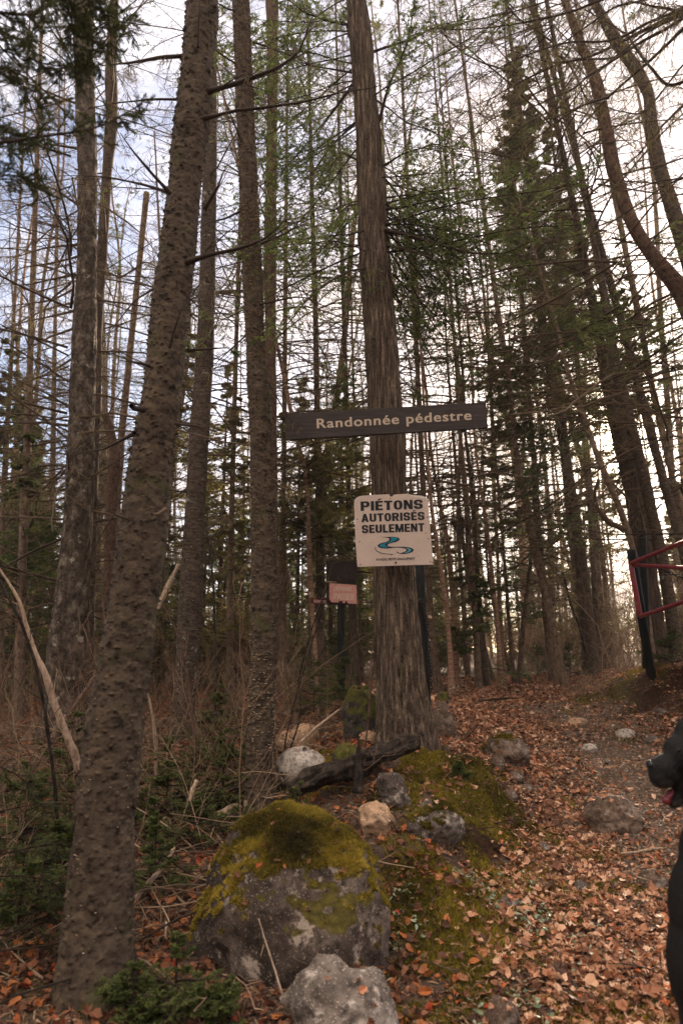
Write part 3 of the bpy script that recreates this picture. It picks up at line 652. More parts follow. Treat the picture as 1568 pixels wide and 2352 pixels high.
# --- main trunks (traced)
T1=tree('thick mossy brown fir leaning right in the left foreground',[(432,500,0),(412,487,200),(385,462,450),(350,435,700),(330,415,900),(300,397,1050),(279,385,1192),(252,362,1392),(222,340,1542),(197,327,1692),(185,318,1787),(172,306,1906),(157,303,2056),(142,306,2206),(134,312,2290)],2.65,'fir','fir',seed=11,sides=180,dz=.0045,name='fir_tree',top=5.2,flare=.16,Ytop=3.35,crown=False,fl_h=.15,flutes=4)
T5=tree('straight slim fir dotted with pale bark flakes, left of the wooden board',[(535,572,0),(542,580,200),(550,590,400),(556,600,595),(566,610,796),(574,626,996),(575,635,1192),(578,638,1392),(572,632,1592),(567,628,1787),(563,634,1885)],4.4,'fir','fir',seed=23,sides=96,dz=.006,name='fir_tree',top=8.5,flare=.3,Ytop=4.8,crown=False)
T7=tree('fibrous barked cedar carrying the two signs',[(799,838,0),(806,851,100),(819,871,300),(826,884,500),(829,891,596),(840,910,796),(849,919,921),(852,924,996),(857,929,1096),(861,939,1200),(864,949,1317),(866,960,1442),(869,976,1592),(870,992,1692),(868,1000,1725)],4.72,'cedar','cedar',seed=31,sides=200,dz=.010,name='cedar_tree',top=9.,flare=.14,Ytop=5.1,crown=False,flutes=3,fl_h=.22)
T4=tree('grey fir standing right behind the thick foreground fir',[(474,498,200),(470,498,350),(464,497,450),(460,495,595),(452,492,796),(436,480,996),(425,470,1192),(410,465,1392),(400,450,1592),(394,442,1702)],6.5,'fir2','fir2',seed=41,sides=72,dz=.012,name='fir_tree',top=11,proto=3,scale=.95)
T2=tree('aspen with pale cracked upper bark and dark mossy foot, far left',[(172,212,0),(175,215,200),(177,220,300),(182,221,400),(181,220,595),(168,220,796),(163,215,896),(160,215,1000),(150,211,1192),(140,205,1292),(128,200,1392),(113,195,1492),(108,190,1600),(104,192,1680)],6.4,'plate','plate',seed=51,sides=90,dz=.012,name='aspen_tree',top=12,proto=1,scale=1.0)
T2b=tree('thin dark spruce trunk touching the right side of the aspen',[(243,268,150),(243,272,275),(235,257,400),(222,246,595),(215,235,746),(210,233,900),(203,226,1100),(196,220,1300),(190,216,1500),(184,212,1640)],7.6,'fardark','far',seed=52,proto=0,name='spruce_tree',sides=24)
T3=tree('broken topped slanting dead spruce between the aspen and the thick fir',[(331,345,437),(315,328,596),(293,308,796),(272,288,996),(256,276,1192),(248,270,1400),(240,266,1600)],9.,'far','far',seed=53,name='dead_spruce',top=None,proto=3,crown=False,sides=20)
T3b=tree('gnarled snag with a hooked broken top behind the thick fir',[(226,240,940),(238,258,962),(246,266,1000),(252,280,1040),(244,272,1120),(240,270,1192),(238,268,1400),(234,268,1640)],7.2,'red','far',seed=54,name='dead_snag',top=None,crown=False,sides=24,dz=.03,cat='snag')
T6=tree('smooth pinkish fir just behind the slim flaked fir',[(610,640,0),(615,638,200),(610,636,400),(605,635,595),(609,634,746),(611,636,1000),(612,640,1300),(612,642,1600),(610,645,1650)],7.8,'red','far',seed=55,proto=2,name='fir_tree',scale=1.,sides=24)
RA=tree('curving reddish spruce sweeping in from the right edge',[(1288,1304,0),(1321,1340,96),(1357,1384,192),(1380,1403,288),(1391,1422,384),(1422,1451,480),(1449,1481,540),(1477,1509,581),(1514,1552,629),(1548,1594,677),(1572,1626,740),(1600,1665,900),(1625,1700,1200),(1640,1730,1560)],5.6,'red','fir2',seed=61,sides=48,dz=.015,proto=1,name='spruce_tree',scale=.9)
RB=tree('lichen tufted spruce at the top right corner',[(1365,1384,24),(1400,1429,96),(1451,1480,168),(1477,1501,216),(1482,1511,312),(1497,1528,384),(1513,1544,432),(1535,1568,504),(1551,1590,557),(1566,1610,605),(1590,1640,760),(1625,1690,1100),(1660,1735,1560)],6.2,'fir2','fir2',seed=62,sides=48,dz=.015,proto=2,name='spruce_tree',scale=1.)
RD=tree('dark cedar trunk in the right hand clump, behind the gate post',[(1345,1360,653),(1364,1384,773),(1386,1412,893),(1400,1432,965),(1415,1450,1035),(1436,1474,1131),(1450,1490,1227),(1478,1516,1400),(1496,1540,1520)],8.2,'cedar_dark','cedar',seed=63,sides=40,dz=.03,proto=3,name='cedar_tree')
RE=tree('tall fir nearest the sun in the right hand clump',[(1383,1400,701),(1389,1410,773),(1400,1427,845),(1422,1446,917),(1437,1462,989),(1451,1476,1035),(1474,1498,1131),(1494,1520,1227),(1513,1540,1323),(1528,1556,1419),(1538,1568,1500)],7.8,'fir2','fir2',seed=64,sides=40,dz=.03,proto=0,name='fir_tree')
RF=tree('slender fir right of the fir nearest the sun',[(1381,1396,605),(1400,1417,677),(1427,1444,773),(1451,1470,869),(1475,1497,965),(1494,1514,1035),(1520,1540,1131),(1540,1561,1203),(1554,1576,1251),(1575,1598,1350),(1592,1618,1500)],8.,'fir2','fir2',seed=65,sides=32,dz=.03,proto=1,name='fir_tree')
RG=tree('outermost thin fir at the right edge of the clump',[(1444,1458,653),(1468,1482,773),(1485,1499,869),(1506,1522,965),(1528,1540,1061),(1549,1566,1155),(1570,1588,1250),(1600,1622,1510)],9.4,'far','far',seed=66,proto=4,name='fir_tree')
RH=tree('crooked leaning young maple left of the gate',[(1283,1290,780),(1290,1298,821),(1310,1320,893),(1328,1340,941),(1345,1357,989),(1360,1372,1035),(1388,1403,1107),(1420,1434,1179),(1434,1451,1227),(1446,1459,1263),(1470,1484,1350),(1492,1507,1525)],7.6,'far','far',seed=67,name='maple_tree',top=8,crown=False)
RI=tree('stout dark spruce beside the bend of the path',[(1225,1240,560),(1235,1254,749),(1256,1276,869),(1271,1292,941),(1283,1305,1013),(1292,1313,1085),(1300,1322,1131),(1314,1336,1227),(1324,1350,1323),(1333,1362,1419),(1340,1372,1515),(1344,1378,1548)],9.9,'fardark','plate',seed=68,sides=36,dz=.04,name='spruce_tree',crown=False,flare=.3)
RJ=tree('leaning fir with a blackened foot standing in the path bend',[(1140,1152,740),(1160,1172,850),(1173,1185,1003),(1187,1201,1087),(1201,1218,1171),(1215,1235,1255),(1238,1257,1339),(1257,1274,1423),(1271,1288,1507),(1287,1306,1572)],9.1,'far','far',seed=69,proto=4,name='fir_tree')
RJ2=tree('slimmer fir crossing just behind the leaning fir',[(1208,1218,900),(1215,1226,1003),(1223,1235,1087),(1224,1238,1171),(1232,1246,1255),(1240,1252,1339),(1246,1259,1423),(1260,1276,1552)],9.9,'far','far',seed=70,proto=0,name='fir_tree')
RK=tree('dark fir with a bird nest like twig ball in the centre right wood',[(1044,1052,850),(1053,1061,1003),(1061,1070,1087),(1066,1078,1171),(1068,1083,1255),(1075,1090,1339),(1084,1098,1423),(1089,1103,1507),(1091,1106,1577)],9.,'far','far',seed=71,proto=3,name='fir_tree')
RK2=tree('fir just right of the fir with the twig ball',[(1058,1065,850),(1065,1072,1003),(1075,1084,1087),(1081,1092,1171),(1086,1097,1255),(1092,1103,1339),(1097,1109,1423),(1100,1115,1479),(1104,1122,1565)],9.7,'fardark','far',seed=72,proto=1,name='fir_tree')
BA=tree('pale birch with a black foot right of the cedar',[(958,964,700),(966,972,850),(973,980,1003),(981,988,1087),(987,995,1171),(998,1008,1255),(1011,1023,1339),(1022,1033,1423),(1028,1040,1507),(1029,1044,1580)],8.6,'birch','far',seed=73,proto=4,name='birch_tree',scale=.55,top=7)
BB=tree('orange peeling birch right of the pale birch',[(975,982,900),(984,991,1031),(994,1001,1087),(1008,1016,1171),(1021,1030,1227),(1031,1044,1339),(1036,1050,1423),(1039,1053,1507),(1041,1055,1578)],9.2,'birch','far',seed=74,proto=0,name='birch_tree',scale=.55,top=7)
BC=tree('white birch alone in the middle of the far wood',[(1080,1086,850),(1086,1092,1003),(1095,1101,1087),(1108,1115,1171),(1119,1127,1255),(1126,1136,1339),(1136,1146,1423),(1141,1152,1507),(1142,1155,1570)],9.1,'birch','far',seed=75,proto=3,name='birch_tree',scale=.7)
BD=tree('faint white birch behind and right of the white birch',[(1130,1136,1050),(1134,1140,1185),(1138,1145,1255),(1140,1148,1339),(1146,1153,1450),(1152,1160,1558)],11.,'birch','far',seed=76,proto=1,name='birch_tree',scale=.7)
BE=tree('narrow dark fir right of the white birch',[(1124,1130,900),(1135,1141,1059),(1142,1149,1143),(1149,1156,1227),(1158,1166,1339),(1163,1171,1423),(1170,1179,1507),(1175,1185,1562)],10.,'far','far',seed=77,proto=0,name='fir_tree')
BF=tree('brown trunk leaning right toward the leaning fir',[(1222,1228,1200),(1214,1222,1283),(1204,1214,1367),(1193,1205,1451),(1187,1199,1535),(1185,1198,1562)],9.8,'far','far',seed=78,proto=3,name='fir_tree',top=6,scale=.5)
BG=tree('mid brown trunk behind the chained black post',[(955,967,900),(966,979,1150),(973,988,1297),(979,993,1367),(984,999,1451),(993,1009,1535),(996,1012,1562)],8.9,'far','far',seed=79,proto=4,name='fir_tree')
MA=tree('grey brown trunk right of the slim flaked fir',[(650,660,700),(648,659,900),(646,657,1117),(643,657,1234),(640,657,1381),(640,658,1530)],8.9,'far','far',seed=80,proto=0,name='fir_tree')
MB=tree('pale birch left of the old red sign',[(655,664,900),(672,681,990),(690,699,1050),(699,707,1102),(704,712,1146),(703,713,1205),(704,715,1263),(705,719,1322),(712,722,1410),(719,729,1498),(720,732,1570)],8.6,'birch','far',seed=81,proto=3,name='birch_tree',scale=.8)
MC=tree('dark spruce directly behind the pale birch and left of the old red sign',[(712,722,470),(718,730,700),(722,737,1008),(725,740,1088),(725,742,1175),(725,741,1293),(725,742,1410),(725,743,1498),(724,745,1575)],9.1,'fardark','far',seed=82,proto=2,name='spruce_tree')
MD=tree('dark spruce between the old red sign and the cedar',[(786,797,800),(792,804,1029),(795,807,1146),(798,812,1300),(801,818,1395),(801,822,1498),(800,824,1550)],9.2,'fardark','far',seed=83,proto=1,name='spruce_tree')
ME=tree('thin trunk just left of the cedar trunk behind the white sign',[(812,818,1000),(818,826,1250),(822,830,1381),(825,833,1498),(826,836,1550)],10.5,'far','far',seed=84,proto=4,name='fir_tree')
MG=tree('tall trunk between the slim flaked fir and the thick fir',[(548,556,500),(540,550,700),(534,545,900),(528,540,1100),(522,537,1300),(519,536,1500),(518,537,1620)],8.6,'far','far',seed=85,proto=2,name='fir_tree')
LA=tree('blurred brown trunk at the far left edge, low',[(60,75,900),(50,70,1100),(42,62,1300),(36,58,1500),(31,56,1700)],7.8,'far','far',seed=86,proto=1,name='spruce_tree',scale=.9)
LB=tree('thin trunk carrying green sprays at the left edge',[(30,38,700),(22,31,830),(10,22,1000),(0,14,1200),(-8,8,1600)],9.5,'far','far',seed=87,proto=4,name='cedar_tree')
LC=tree('pale double stemmed thin trunk left of the aspen',[(128,136,500),(124,132,710),(120,130,850),(117,129,1000),(112,126,1300),(108,124,1580)],11.5,'far','far',seed=88,proto=0,name='fir_tree')

# extra faraway trunks, each a tree of its own
rg=np.random.RandomState(5); spots=[]
tries=0
while len(spots)<22 and tries<5000:
    tries+=1; Y=10.5+rg.rand()**1.1*14; px=rg.uniform(-60,1640); x=(px-784)/1568*Y
    if on_path(np.array(x),np.array(Y))<.35 and Y<14: continue
    if 1330<px<1560 or 960<px<1090: continue
    if all((x-a)**2+(Y-b)**2>.8 for a,b in spots): spots.append((x,Y))
PR=[]
for i in range(5):
    r0=np.array([.055,.07,.085,.06,.075][i]); z=np.linspace(-.4,14,16); ln=rg.uniform(-.02,.02,2)
    pts=np.stack([ln[0]*z+.16*np.sin(z*.45+i*1.7)+.05*np.sin(z*1.3+i),ln[1]*z+.12*np.sin(z*.5+i),z],-1); rad=r0*np.linspace(1.1,.2,16)
    PR.append(trunk_mesh('trunk',pts,rad,12,.15,'far',200+i,np.zeros(3),.2)[0])
for i,(x,Y) in enumerate(spots):
    z=float(H(x,Y)); k=i%5
    lab=['slender bare fir far back in the backlit wood','dark thin spruce far back in the backlit wood'][i%2]
    t=thing(['fir_tree','spruce_tree'][i%2],lab,'tree',(x,Y,z),group='distant trees in the wood')
    sc_=rg.uniform(.75,1.15); az=rg.uniform(0,6.28); t.rotation_euler=(rg.uniform(-.06,.06),rg.uniform(-.07,.07),az); t.scale=(sc_,)*3
    o=link('trunk',PR[(i*3+1)%5],M[['far','fardark','red','far','far'][(i*3+1)%5]],parent=t)
    q=BARE[(i*2+1)%5]; cr=link('crown',q[0],parent=t); cr.rotation_euler[2]=rg.uniform(0,6)
    if q[2]: link('foliage',q[2],parent=cr)

rgp=np.random.RandomState(15); n_=0
PT=[]
for i in range(5):
    z=np.linspace(-.4,9+i,16); pts=np.stack([.22*np.sin(z*.4+i*2)+.06*np.sin(z*1.1+i),.15*np.sin(z*.5+i*1.3),z],-1); PT.append(trunk_mesh('trunk',pts,np.linspace(.042+.005*i,.012,16),10,.15,'far',260+i,np.zeros(3),.2)[0])
for k_ in range(600):
    if n_>=52: break
    Y=10.5+rgp.rand()*13; px=rgp.uniform(-40,1600); x=(px-784)/1568*Y
    if (1180<px<1340 and Y<13) or (1400<px<1530): continue
    if any((x-a)**2+(Y-b)**2<.35 for a,b in spots): continue
    spots.append((x,Y)); n_+=1
    t=thing('young_tree','thin pale young trunk standing deep in the wood','tree',(x,Y,float(H(x,Y))),group='thin pale trunks deep in the wood')
    s_=rgp.uniform(.7,1.2); t.scale=(s_,)*3; t.rotation_euler=(rgp.uniform(-.08,.08),rgp.uniform(-.09,.09),rgp.uniform(0,6.28))
    link('trunk',PT[n_%5],M[['far','far','red','birch','far'][n_%5]],parent=t)
    if n_%2: 
        cr=link('crown',BARE[n_%5][0],parent=t); cr.scale=(.6,.6,.7)
# ------------------------------------------------------------------ leafy crowns
def leafy_on(t,base,C,seed,z0,z1,n,L,mat='green',name='foliage',**kw):
    a,g=leafy_crown(seed,z0-base[2],z1-base[2],n,L,**kw)
    top=at_z(C,min(C[-1][2],z1)); d=Vector(top-base).normalized(); q=Vector((0,0,1)).rotation_difference(d)
    o=link('crown',a,M['twigdark'],parent=t); o.rotation_mode='QUATERNION'; o.rotation_quaternion=q
    link(name,g,M[mat],parent=o)
Zat=lambda py,Y:P(784,py,Y)[2]
leafy_on(RI[0],RI[1],RI[2],301,Zat(1080,9.9),Zat(110,9.9),230,1.5,sec=14,dens=13,size=.038,wid=.007,cone=1.3,gap=.12,el=(-.25,.7))
leafy_on(RD[0],RD[1],RD[2],302,Zat(1000,8.2),Zat(480,8.2),60,.85,size=.038,wid=.007,gap=.2)
leafy_on(RJ[0],RJ[1],RJ[2],303,Zat(1260,9.1),Zat(800,9.1),60,.9,size=.033,gap=.15)
leafy_on(BE[0],BE[1],BE[2],304,Zat(1450,10),Zat(850,10),70,.8,size=.036,gap=.25)
leafy_on(RG[0],RG[1],RG[2],305,Zat(1150,9.4),Zat(600,9.4),70,1.1,size=.033,gap=.1)
leafy_on(MD[0],MD[1],MD[2],306,Zat(1330,9.2),Zat(930,9.2),80,1.05,mat='olive',size=.036,gap=.25)
leafy_on(MC[0],MC[1],MC[2],307,Zat(1380,9.1),Zat(980,9.1),60,.9,mat='green',size=.036,gap=.15)
leafy_on(RJ2[0],RJ2[1],RJ2[2],321,Zat(1000,9.9),Zat(260,9.9),120,1.15,sec=13,dens=13,size=.038,wid=.007,cone=1.5,gap=.4,el=(-.1,.6))
leafy_on(LB[0],LB[1],LB[2],308,Zat(1350,9.5),Zat(780,9.5),100,1.05,size=.038,wid=.007,gap=.3)
leafy_on(LA[0],LA[1],LA[2],309,Zat(1400,7.8),Zat(1000,7.8),50,.7,size=.04,gap=.1)
leafy_on(LC[0],LC[1],LC[2],310,Zat(1500,11.5),Zat(1100,11.5),60,.9,mat='olive',size=.036,gap=.2)
leafy_on(RK[0],RK[1],RK[2],311,Zat(1540,9.),Zat(1250,9.),36,.7,size=.036,gap=.2)
leafy_on(MG[0],MG[1],MG[2],312,Zat(1500,8.6),Zat(900,8.6),50,.7,mat='olive',size=.033,gap=.2)
XT=tree('slender cedar whose green crown fills the upper right behind the dark spruce',[(1262,1268,300),(1290,1298,560),(1322,1332,860),(1350,1362,1200),(1368,1384,1548)],11.,'fardark','far',seed=90,name='cedar_tree',crown=False,top=11.5)
leafy_on(XT[0],XT[1],XT[2],331,Zat(900,11.),Zat(260,11.),150,1.35,cone=1.3,gap=.1,el=(-.2,.6))
leafy_on(T7[0],T7[1],T7[2],332,Zat(640,5.),Zat(-120,5.),230,1.45,cone=9,gap=-.08,el=(-.5,.5),size=.022,wid=.005,dens=13,sec=13,ter=5,droop=.14,avoid=1.0)
leafy_on(RA[0],RA[1],RA[2],333,Zat(900,5.6),Zat(300,5.6),26,1.1,cone=6,gap=.2,size=.024,wid=.004)
leafy_on(MB[0],MB[1],MB[2],334,Zat(1250,8.6),Zat(950,8.6),40,.9,mat='olive',gap=.2,cone=5)
# far wood: leafy young conifers, each a tree
YC=[leafy_crown(400+i,.3,[3.2,4.6,6.0][i],[60,80,100][i],[.8,1.0,1.2][i],size=.065,wid=.014,sec=9,ter=4,dens=7,gap=.3) for i in range(3)]
for i,(a,g) in enumerate(YC): a.materials.append(M['twigdark']); g.materials.append(M[['olive','green','olive'][i]])
YT=[]
for i in range(3):
    z=np.linspace(-.3,[3.3,4.7,6.1][i],6); YT.append(trunk_mesh('trunk',np.stack([z*0,z*0,z],-1),np.linspace(.04+.01*i,.008,6),8,.2,'far',i,np.zeros(3))[0])
cnt=0
for i in range(900):
    if cnt>=96: break
    Y=10.5+rg.rand()*13; px=rg.uniform(-80,1650); x=(px-784)/1568*Y
    if abs(x-(Y*.25))<1.0 and Y<15: continue
    if 1180<px<1330 and Y<13: continue
    if 1390<px<1540: continue
    k=rg.randint(3); t=thing('young_conifer','bushy young conifer in the distant understory of the wood','conifer',(x,Y,float(H(x,Y))),group='young conifers in the understory')
    s=rg.uniform(.6,1.05); t.scale=(s,)*3; t.rotation_euler[2]=rg.uniform(0,6)
    link('trunk',YT[k],M['fardark'],parent=t); cr=link('crown',YC[k][0],parent=t); link('foliage',YC[k][1],parent=cr); cnt+=1

# ------------------------------------------------------------------ far off wood (one mass)
acc=Acc(); g=Acc(); rg2=np.random.RandomState(9)
n=200; Y=26+rg2.rand(n)*45; u_=rg2.uniform(-.62,.62,n); u_=np.where(np.abs(u_-.425)<.06,u_-.3,u_); x=u_*Y; z=H0(x,Y); L=rg2.uniform(9,15,n)
Pl=grow(np.stack([x,Y,z-.3],-1),np.stack([rg2.randn(n)*.03,rg2.randn(n)*.03,np.ones(n)],-1),L,6,0,.035,0,rg2)
tubes(acc,Pl,np.linspace(1,.25,6)[None]*rg2.uniform(.05,.11,n)[:,None],6,rg2.rand(n))
S1,D1,L1=children(Pl,np.ones(n)*3.,34,1.35,.5,rg2,tmin=.08,flat=0,shape=.6); P1=grow(S1,D1,L1,4,.05,.1,.05,rg2)
tubes(acc,P1,np.linspace(1,.4,4)[None]*.011*np.ones((len(S1),1)),3,rg2.rand(len(S1)))
S2,D2,L2=children(P1,L1,6,.9,.5,rg2); P2=grow(S2,D2,L2,3,.05,.1,.0,rg2); tubes(acc,P2,np.linspace(1,.5,3)[None]*.007*np.ones((len(S2),1)),3,rg2.rand(len(S2)))
k=rg2.rand(len(P2))<.5*np.clip(1.1-(S2[:,2]-0)/9,.12,1)
leafy(g,P2[k],L2[k],rg2,6,.16,.04)
fw=link('far_wood',acc.me('far_wood'),M['twig'],kind='stuff'); 
link('far_wood_foliage',g.me('far_wood_foliage',smooth=False),M['olive'],kind='stuff')

# ------------------------------------------------------------------ undergrowth twigs
def thicket(name,n,x0,x1,y0,y1,hgt,mat,seed,wfun=None,lean=.5,sec=11,r=.0028):
    rg=np.random.RandomState(seed); x=rg.uniform(x0,x1,n); y=rg.uniform(y0,y1,n)
    if wfun is not None: k=rg.rand(n)<wfun(x,y); x,y=x[k],y[k]
    p=np.stack([x,y,H(x,y)-.02],-1); m=len(x); L=hgt*rg.uniform(.35,1.2,m)
    D=np.stack([rg.randn(m)*lean,rg.randn(m)*lean,np.ones(m)],-1); a=Acc(); P0=grow(p,D,L,8,0,.15,0,rg)
    tubes(a,P0,np.linspace(1,.4,8)[None]*(r*rg.uniform(.6,1.4,m))[:,None],4,rg.rand(m))
    S,D,L1=children(P0,L,sec,.7,.45,rg,tmin=.15,flat=0,shape=.6); P1=grow(S,D,L1,4,0,.13,.1,rg); tubes(a,P1,np.linspace(1,.5,4)[None]*r*.45*np.ones((len(S),1)),3,rg.rand(len(S)))
    S,D,L2=children(P1,L1,3,.7,.45,rg,flat=0); P2=grow(S,D,L2,3,0,.13,.1,rg); tubes(a,P2,np.ones((len(S),3))*r*.32,3,rg.rand(len(S)))
    return link(name,a.me(name),M[mat],kind='stuff')
offp=lambda x,y:np.clip((on_path(x,y)-1.1)*4,0,1)*((x<.1)|(y>6))
thicket('undergrowth',260,-5,-.15,3.9,9,1.0,'twig',501,offp)
thicket('undergrowth',110,-4.5,-.3,3.4,8,1.3,'twigred',502,offp)
thicket('undergrowth',110,-3.5,-.4,3.3,7,.8,'twigpale',503,offp)
thicket('undergrowth',900,-9,9,9.5,20,1.9,'twigred',504,lambda x,y:(on_path(x,y)>1.2)|(y>13),r=.006)
thicket('undergrowth',1300,-18,18,18,34,3.0,'twigred',508,None,r=.011,sec=8)
thicket('undergrowth',420,3.2,8.5,8.6,15,2.6,'twigpale',505,None,r=.005,sec=6)
thicket('undergrowth',130,2.5,5.5,6.85,8.8,.45,'twigpale',506,None,r=.003)
thicket('undergrowth',26,-1.0,.35,5.6,7.4,.7,'twigred',507,None)
# fallen dead sticks on the left floor
def sticks(n,x0,x1,y0,y1,seed,Lr,rr,mat):
    rg=np.random.RandomState(seed); x=rg.uniform(x0,x1,n); y=rg.uniform(y0,y1,n); a=Acc(); az=rg.uniform(0,6.28,n)
    L=rg.uniform(*Lr,n); D=np.stack([np.cos(az),np.sin(az),rg.uniform(-.05,.35,n)],-1); P0=grow(np.stack([x,y,H(x,y)+.015],-1),D,L,6,.02,.1,0,rg)
    tubes(a,P0,np.linspace(1,.5,6)[None]*rg.uniform(*rr,n)[:,None],5,rg.rand(n))
    S,D,L1=children(P0,L,4,.7,.4,rg,flat=.3); tubes(a,grow(S,D,L1,4,0,.12,0,rg),np.linspace(1,.5,4)[None]*.002*np.ones((len(S),1)),3,rg.rand(len(S)))
    return link('dead_sticks',a.me('dead_sticks'),M[mat],kind='stuff')
sticks(620,-3.6,-.1,2.7,7,511,(.15,.7),(.002,.006),'twigpale'); sticks(260,-3.6,-.1,2.7,7,512,(.2,.8),(.002,.007),'twigdark')
sticks(60,.3,3.8,2.6,8,513,(.06,.3),(.0015,.004),'twigpale'); sticks(90,-.5,1.2,2.7,6,514,(.06,.3),(.0015,.004),'twigdark')

# ------------------------------------------------------------------ branches of the near trees
def br(T,px,Ys,r0,mat='twigdark',seed=1,**kw):
    n=len(px)
    Y=np.interp(np.arange(n),np.linspace(0,n-1,len(Ys)),Ys)
    return branch_obj(T[0],T[1],[P(a,b,y) for (a,b),y in zip(px,Y)],r0,mat,seed,**kw)
t=T1
br(t,[(480,212),(560,190),(640,158),(690,120),(722,30)],[3.25,3.1],.017,seed=1,lich=.3,twigs=8)
br(t,[(480,265),(560,250),(680,240),(780,215),(872,200)],[3.2,3.1],.012,seed=2,lich=.2,twigs=8)
br(t,[(430,603),(480,585),(560,568),(615,545),(655,503)],[3.1,2.9],.013,seed=3,twigs=4)
br(t,[(600,560),(650,540),(690,515),(735,522)],[2.95,2.9],.006,seed=33,twigs=3)
br(t,[(430,130),(370,132),(300,146),(250,150)],[3.3,3.0],.014,seed=4,lich=.5,twigs=7)
br(t,[(425,228),(350,226),(270,235),(205,250)],[3.3,3.1],.008,seed=5,lich=.5,twigs=8)
br(t,[(392,445),(350,400),(300,340),(278,306)],[3.0,2.8],.010,seed=6,twigs=4)
br(t,[(392,440),(330,425),(250,410),(180,405)],[3.0,3.2],.008,seed=7,twigs=8,lich=.3)
br(t,[(470,480),(500,430),(520,380)],[3.1,2.9],.010,seed=8,twigs=2)
br(t,[(425,805),(470,802),(525,798)],[2.95,2.85],.009,seed=9,twigs=2,green='green')
br(t,[(405,972),(450,978),(520,1000)],[2.9,2.8],.008,seed=10,twigs=1)
br(t,[(345,840),(310,832),(275,828)],[2.85,2.8],.008,seed=11,twigs=0)
br(t,[(350,665),(310,690),(270,740),(235,790)],[2.9,2.7],.0055,seed=12,twigs=2)
br(t,[(330,940),(310,938),(302,932)],[2.8,2.7],.014,seed=13,twigs=0,r1=.8)
br(t,[(310,995),(280,1010),(240,1030),(170,1042)],[2.8,3.0],.008,seed=14,twigs=4)
br(t,[(300,1195),(262,1180),(190,1300),(120,1450)],[2.75,2.7],.004,seed=15,twigs=3)
br(t,[(455,110),(456,50),(458,0)],[3.15,3.05],.009,seed=16,twigs=0)
br(t,[(390,800),(400,760),(415,715)],[2.78,2.7],.006,seed=17,twigs=0,r1=.6)
br(t,[(380,1170),(365,1180),(350,1182)],[2.72,2.6],.007,seed=18,twigs=0,r1=.9,mat='twig')
t=T5
br(t,[(562,342),(540,290),(520,240),(512,212)],[4.7,4.4],.012,seed=21,twigs=4)
br(t,[(560,480),(520,500),(480,510),(430,540)],[4.7,4.5],.010,seed=22,twigs=5)
br(t,[(600,560),(660,520),(700,500)],[4.6,4.4],.008,seed=23,twigs=4)
br(t,[(585,700),(640,690),(700,680),(780,720)],[4.6,4.5],.008,seed=24,twigs=6,lich=.6)
br(t,[(615,880),(660,960),(700,1000),(760,1050)],[4.5,4.5],.007,seed=25,twigs=6,lich=.5)
br(t,[(625,1100),(680,1130),(740,1150),(800,1210)],[4.5,4.6],.006,seed=26,twigs=6,lich=.5,mat='twig')
br(t,[(560,30),(520,20),(470,-10)],[4.8,4.6],.012,seed=27,twigs=4)
br(t,[(550,150),(500,120),(440,60)],[4.8,4.5],.009,seed=28,twigs=6,lich=.6)
br(t,[(590,100),(680,130),(760,170)],[4.8,4.6],.008,seed=29,twigs=8,lich=.7)
br(t,[(575,760),(530,800),(480,850)],[4.6,4.6],.007,seed=30,twigs=5,lich=.3)
t=T7
br(t,[(882,482),(915,476),(960,468),(1010,455)],[4.95,4.8],.015,seed=41,twigs=12,green='green',tw=.5)
br(t,[(884,528),(950,545),(1030,570),(1100,582),(1170,578),(1235,548)],[4.9,4.5],.017,seed=42,twigs=14,green='green',tw=.22)
br(t,[(888,562),(950,578),(1010,605),(1052,652)],[4.9,4.6],.015,seed=43,twigs=10,green='green',tw=.25)
br(t,[(888,596),(905,660),(940,700),(990,760)],[4.9,4.7],.008,seed=44,twigs=12,green='green',tw=.4)
br(t,[(878,380),(930,350),(1000,330),(1060,350)],[5.0,4.9],.011,seed=45,twigs=16,green='green',tw=.4)
br(t,[(872,270),(900,180),(940,90),(950,0)],[5.0,4.7],.016,seed=46,twigs=22,green='green',tw=.35)
br(t,[(866,230),(930,280),(990,300),(1040,330)],[5.05,4.9],.009,seed=47,twigs=16,green='green',tw=.4)
br(t,[(850,120),(920,100),(1000,60),(1080,40)],[5.1,4.9],.013,seed=48,twigs=20,green='green',tw=.35)
br(t,[(815,60),(760,50),(700,30),(640,-20)],[5.1,4.8],.013,seed=49,twigs=24,green='green',tw=.5)
br(t,[(820,170),(770,160),(700,150),(640,90)],[5.1,4.9],.011,seed=50,twigs=20,green='green',tw=.45)
br(t,[(825,370),(790,350),(760,380),(745,430)],[5.0,4.9],.008,seed=51,twigs=18,green='green',tw=.6)
br(t,[(828,470),(800,470),(775,500),(760,560)],[5.0,4.9],.008,seed=52,twigs=16,green='green',tw=.6)
br(t,[(845,850),(820,855),(790,870),(765,900)],[4.85,5.1],.007,seed=53,twigs=14,green='green',tw=.8)
br(t,[(852,880),(830,900),(800,905),(775,930)],[4.85,5.2],.007,seed=54,twigs=14,green='green',tw=.8)
br(t,[(912,880),(930,880),(960,900),(975,920)],[4.95,5.3],.006,seed=55,twigs=8,green='green',tw=.7)
br(t,[(860,1000),(830,1005),(800,1020),(770,1035)],[4.9,5.2],.006,seed=56,twigs=12,green='green',tw=.8)
br(t,[(835,620),(800,600),(780,640)],[5.,5.],.007,seed=57,twigs=10,green='green',tw=.7)
br(t,[(900,740),(960,760),(1010,830)],[4.95,5.1],.006,seed=58,twigs=10,green='green',tw=.4)
t=RH
br(t,[(1435,1217),(1396,1201),(1369,1165),(1364,1131),(1373,1100)],[7.6,7.4],.035,'fir2' if 0 else 'twig',seed=61,twigs=2,r1=.5)
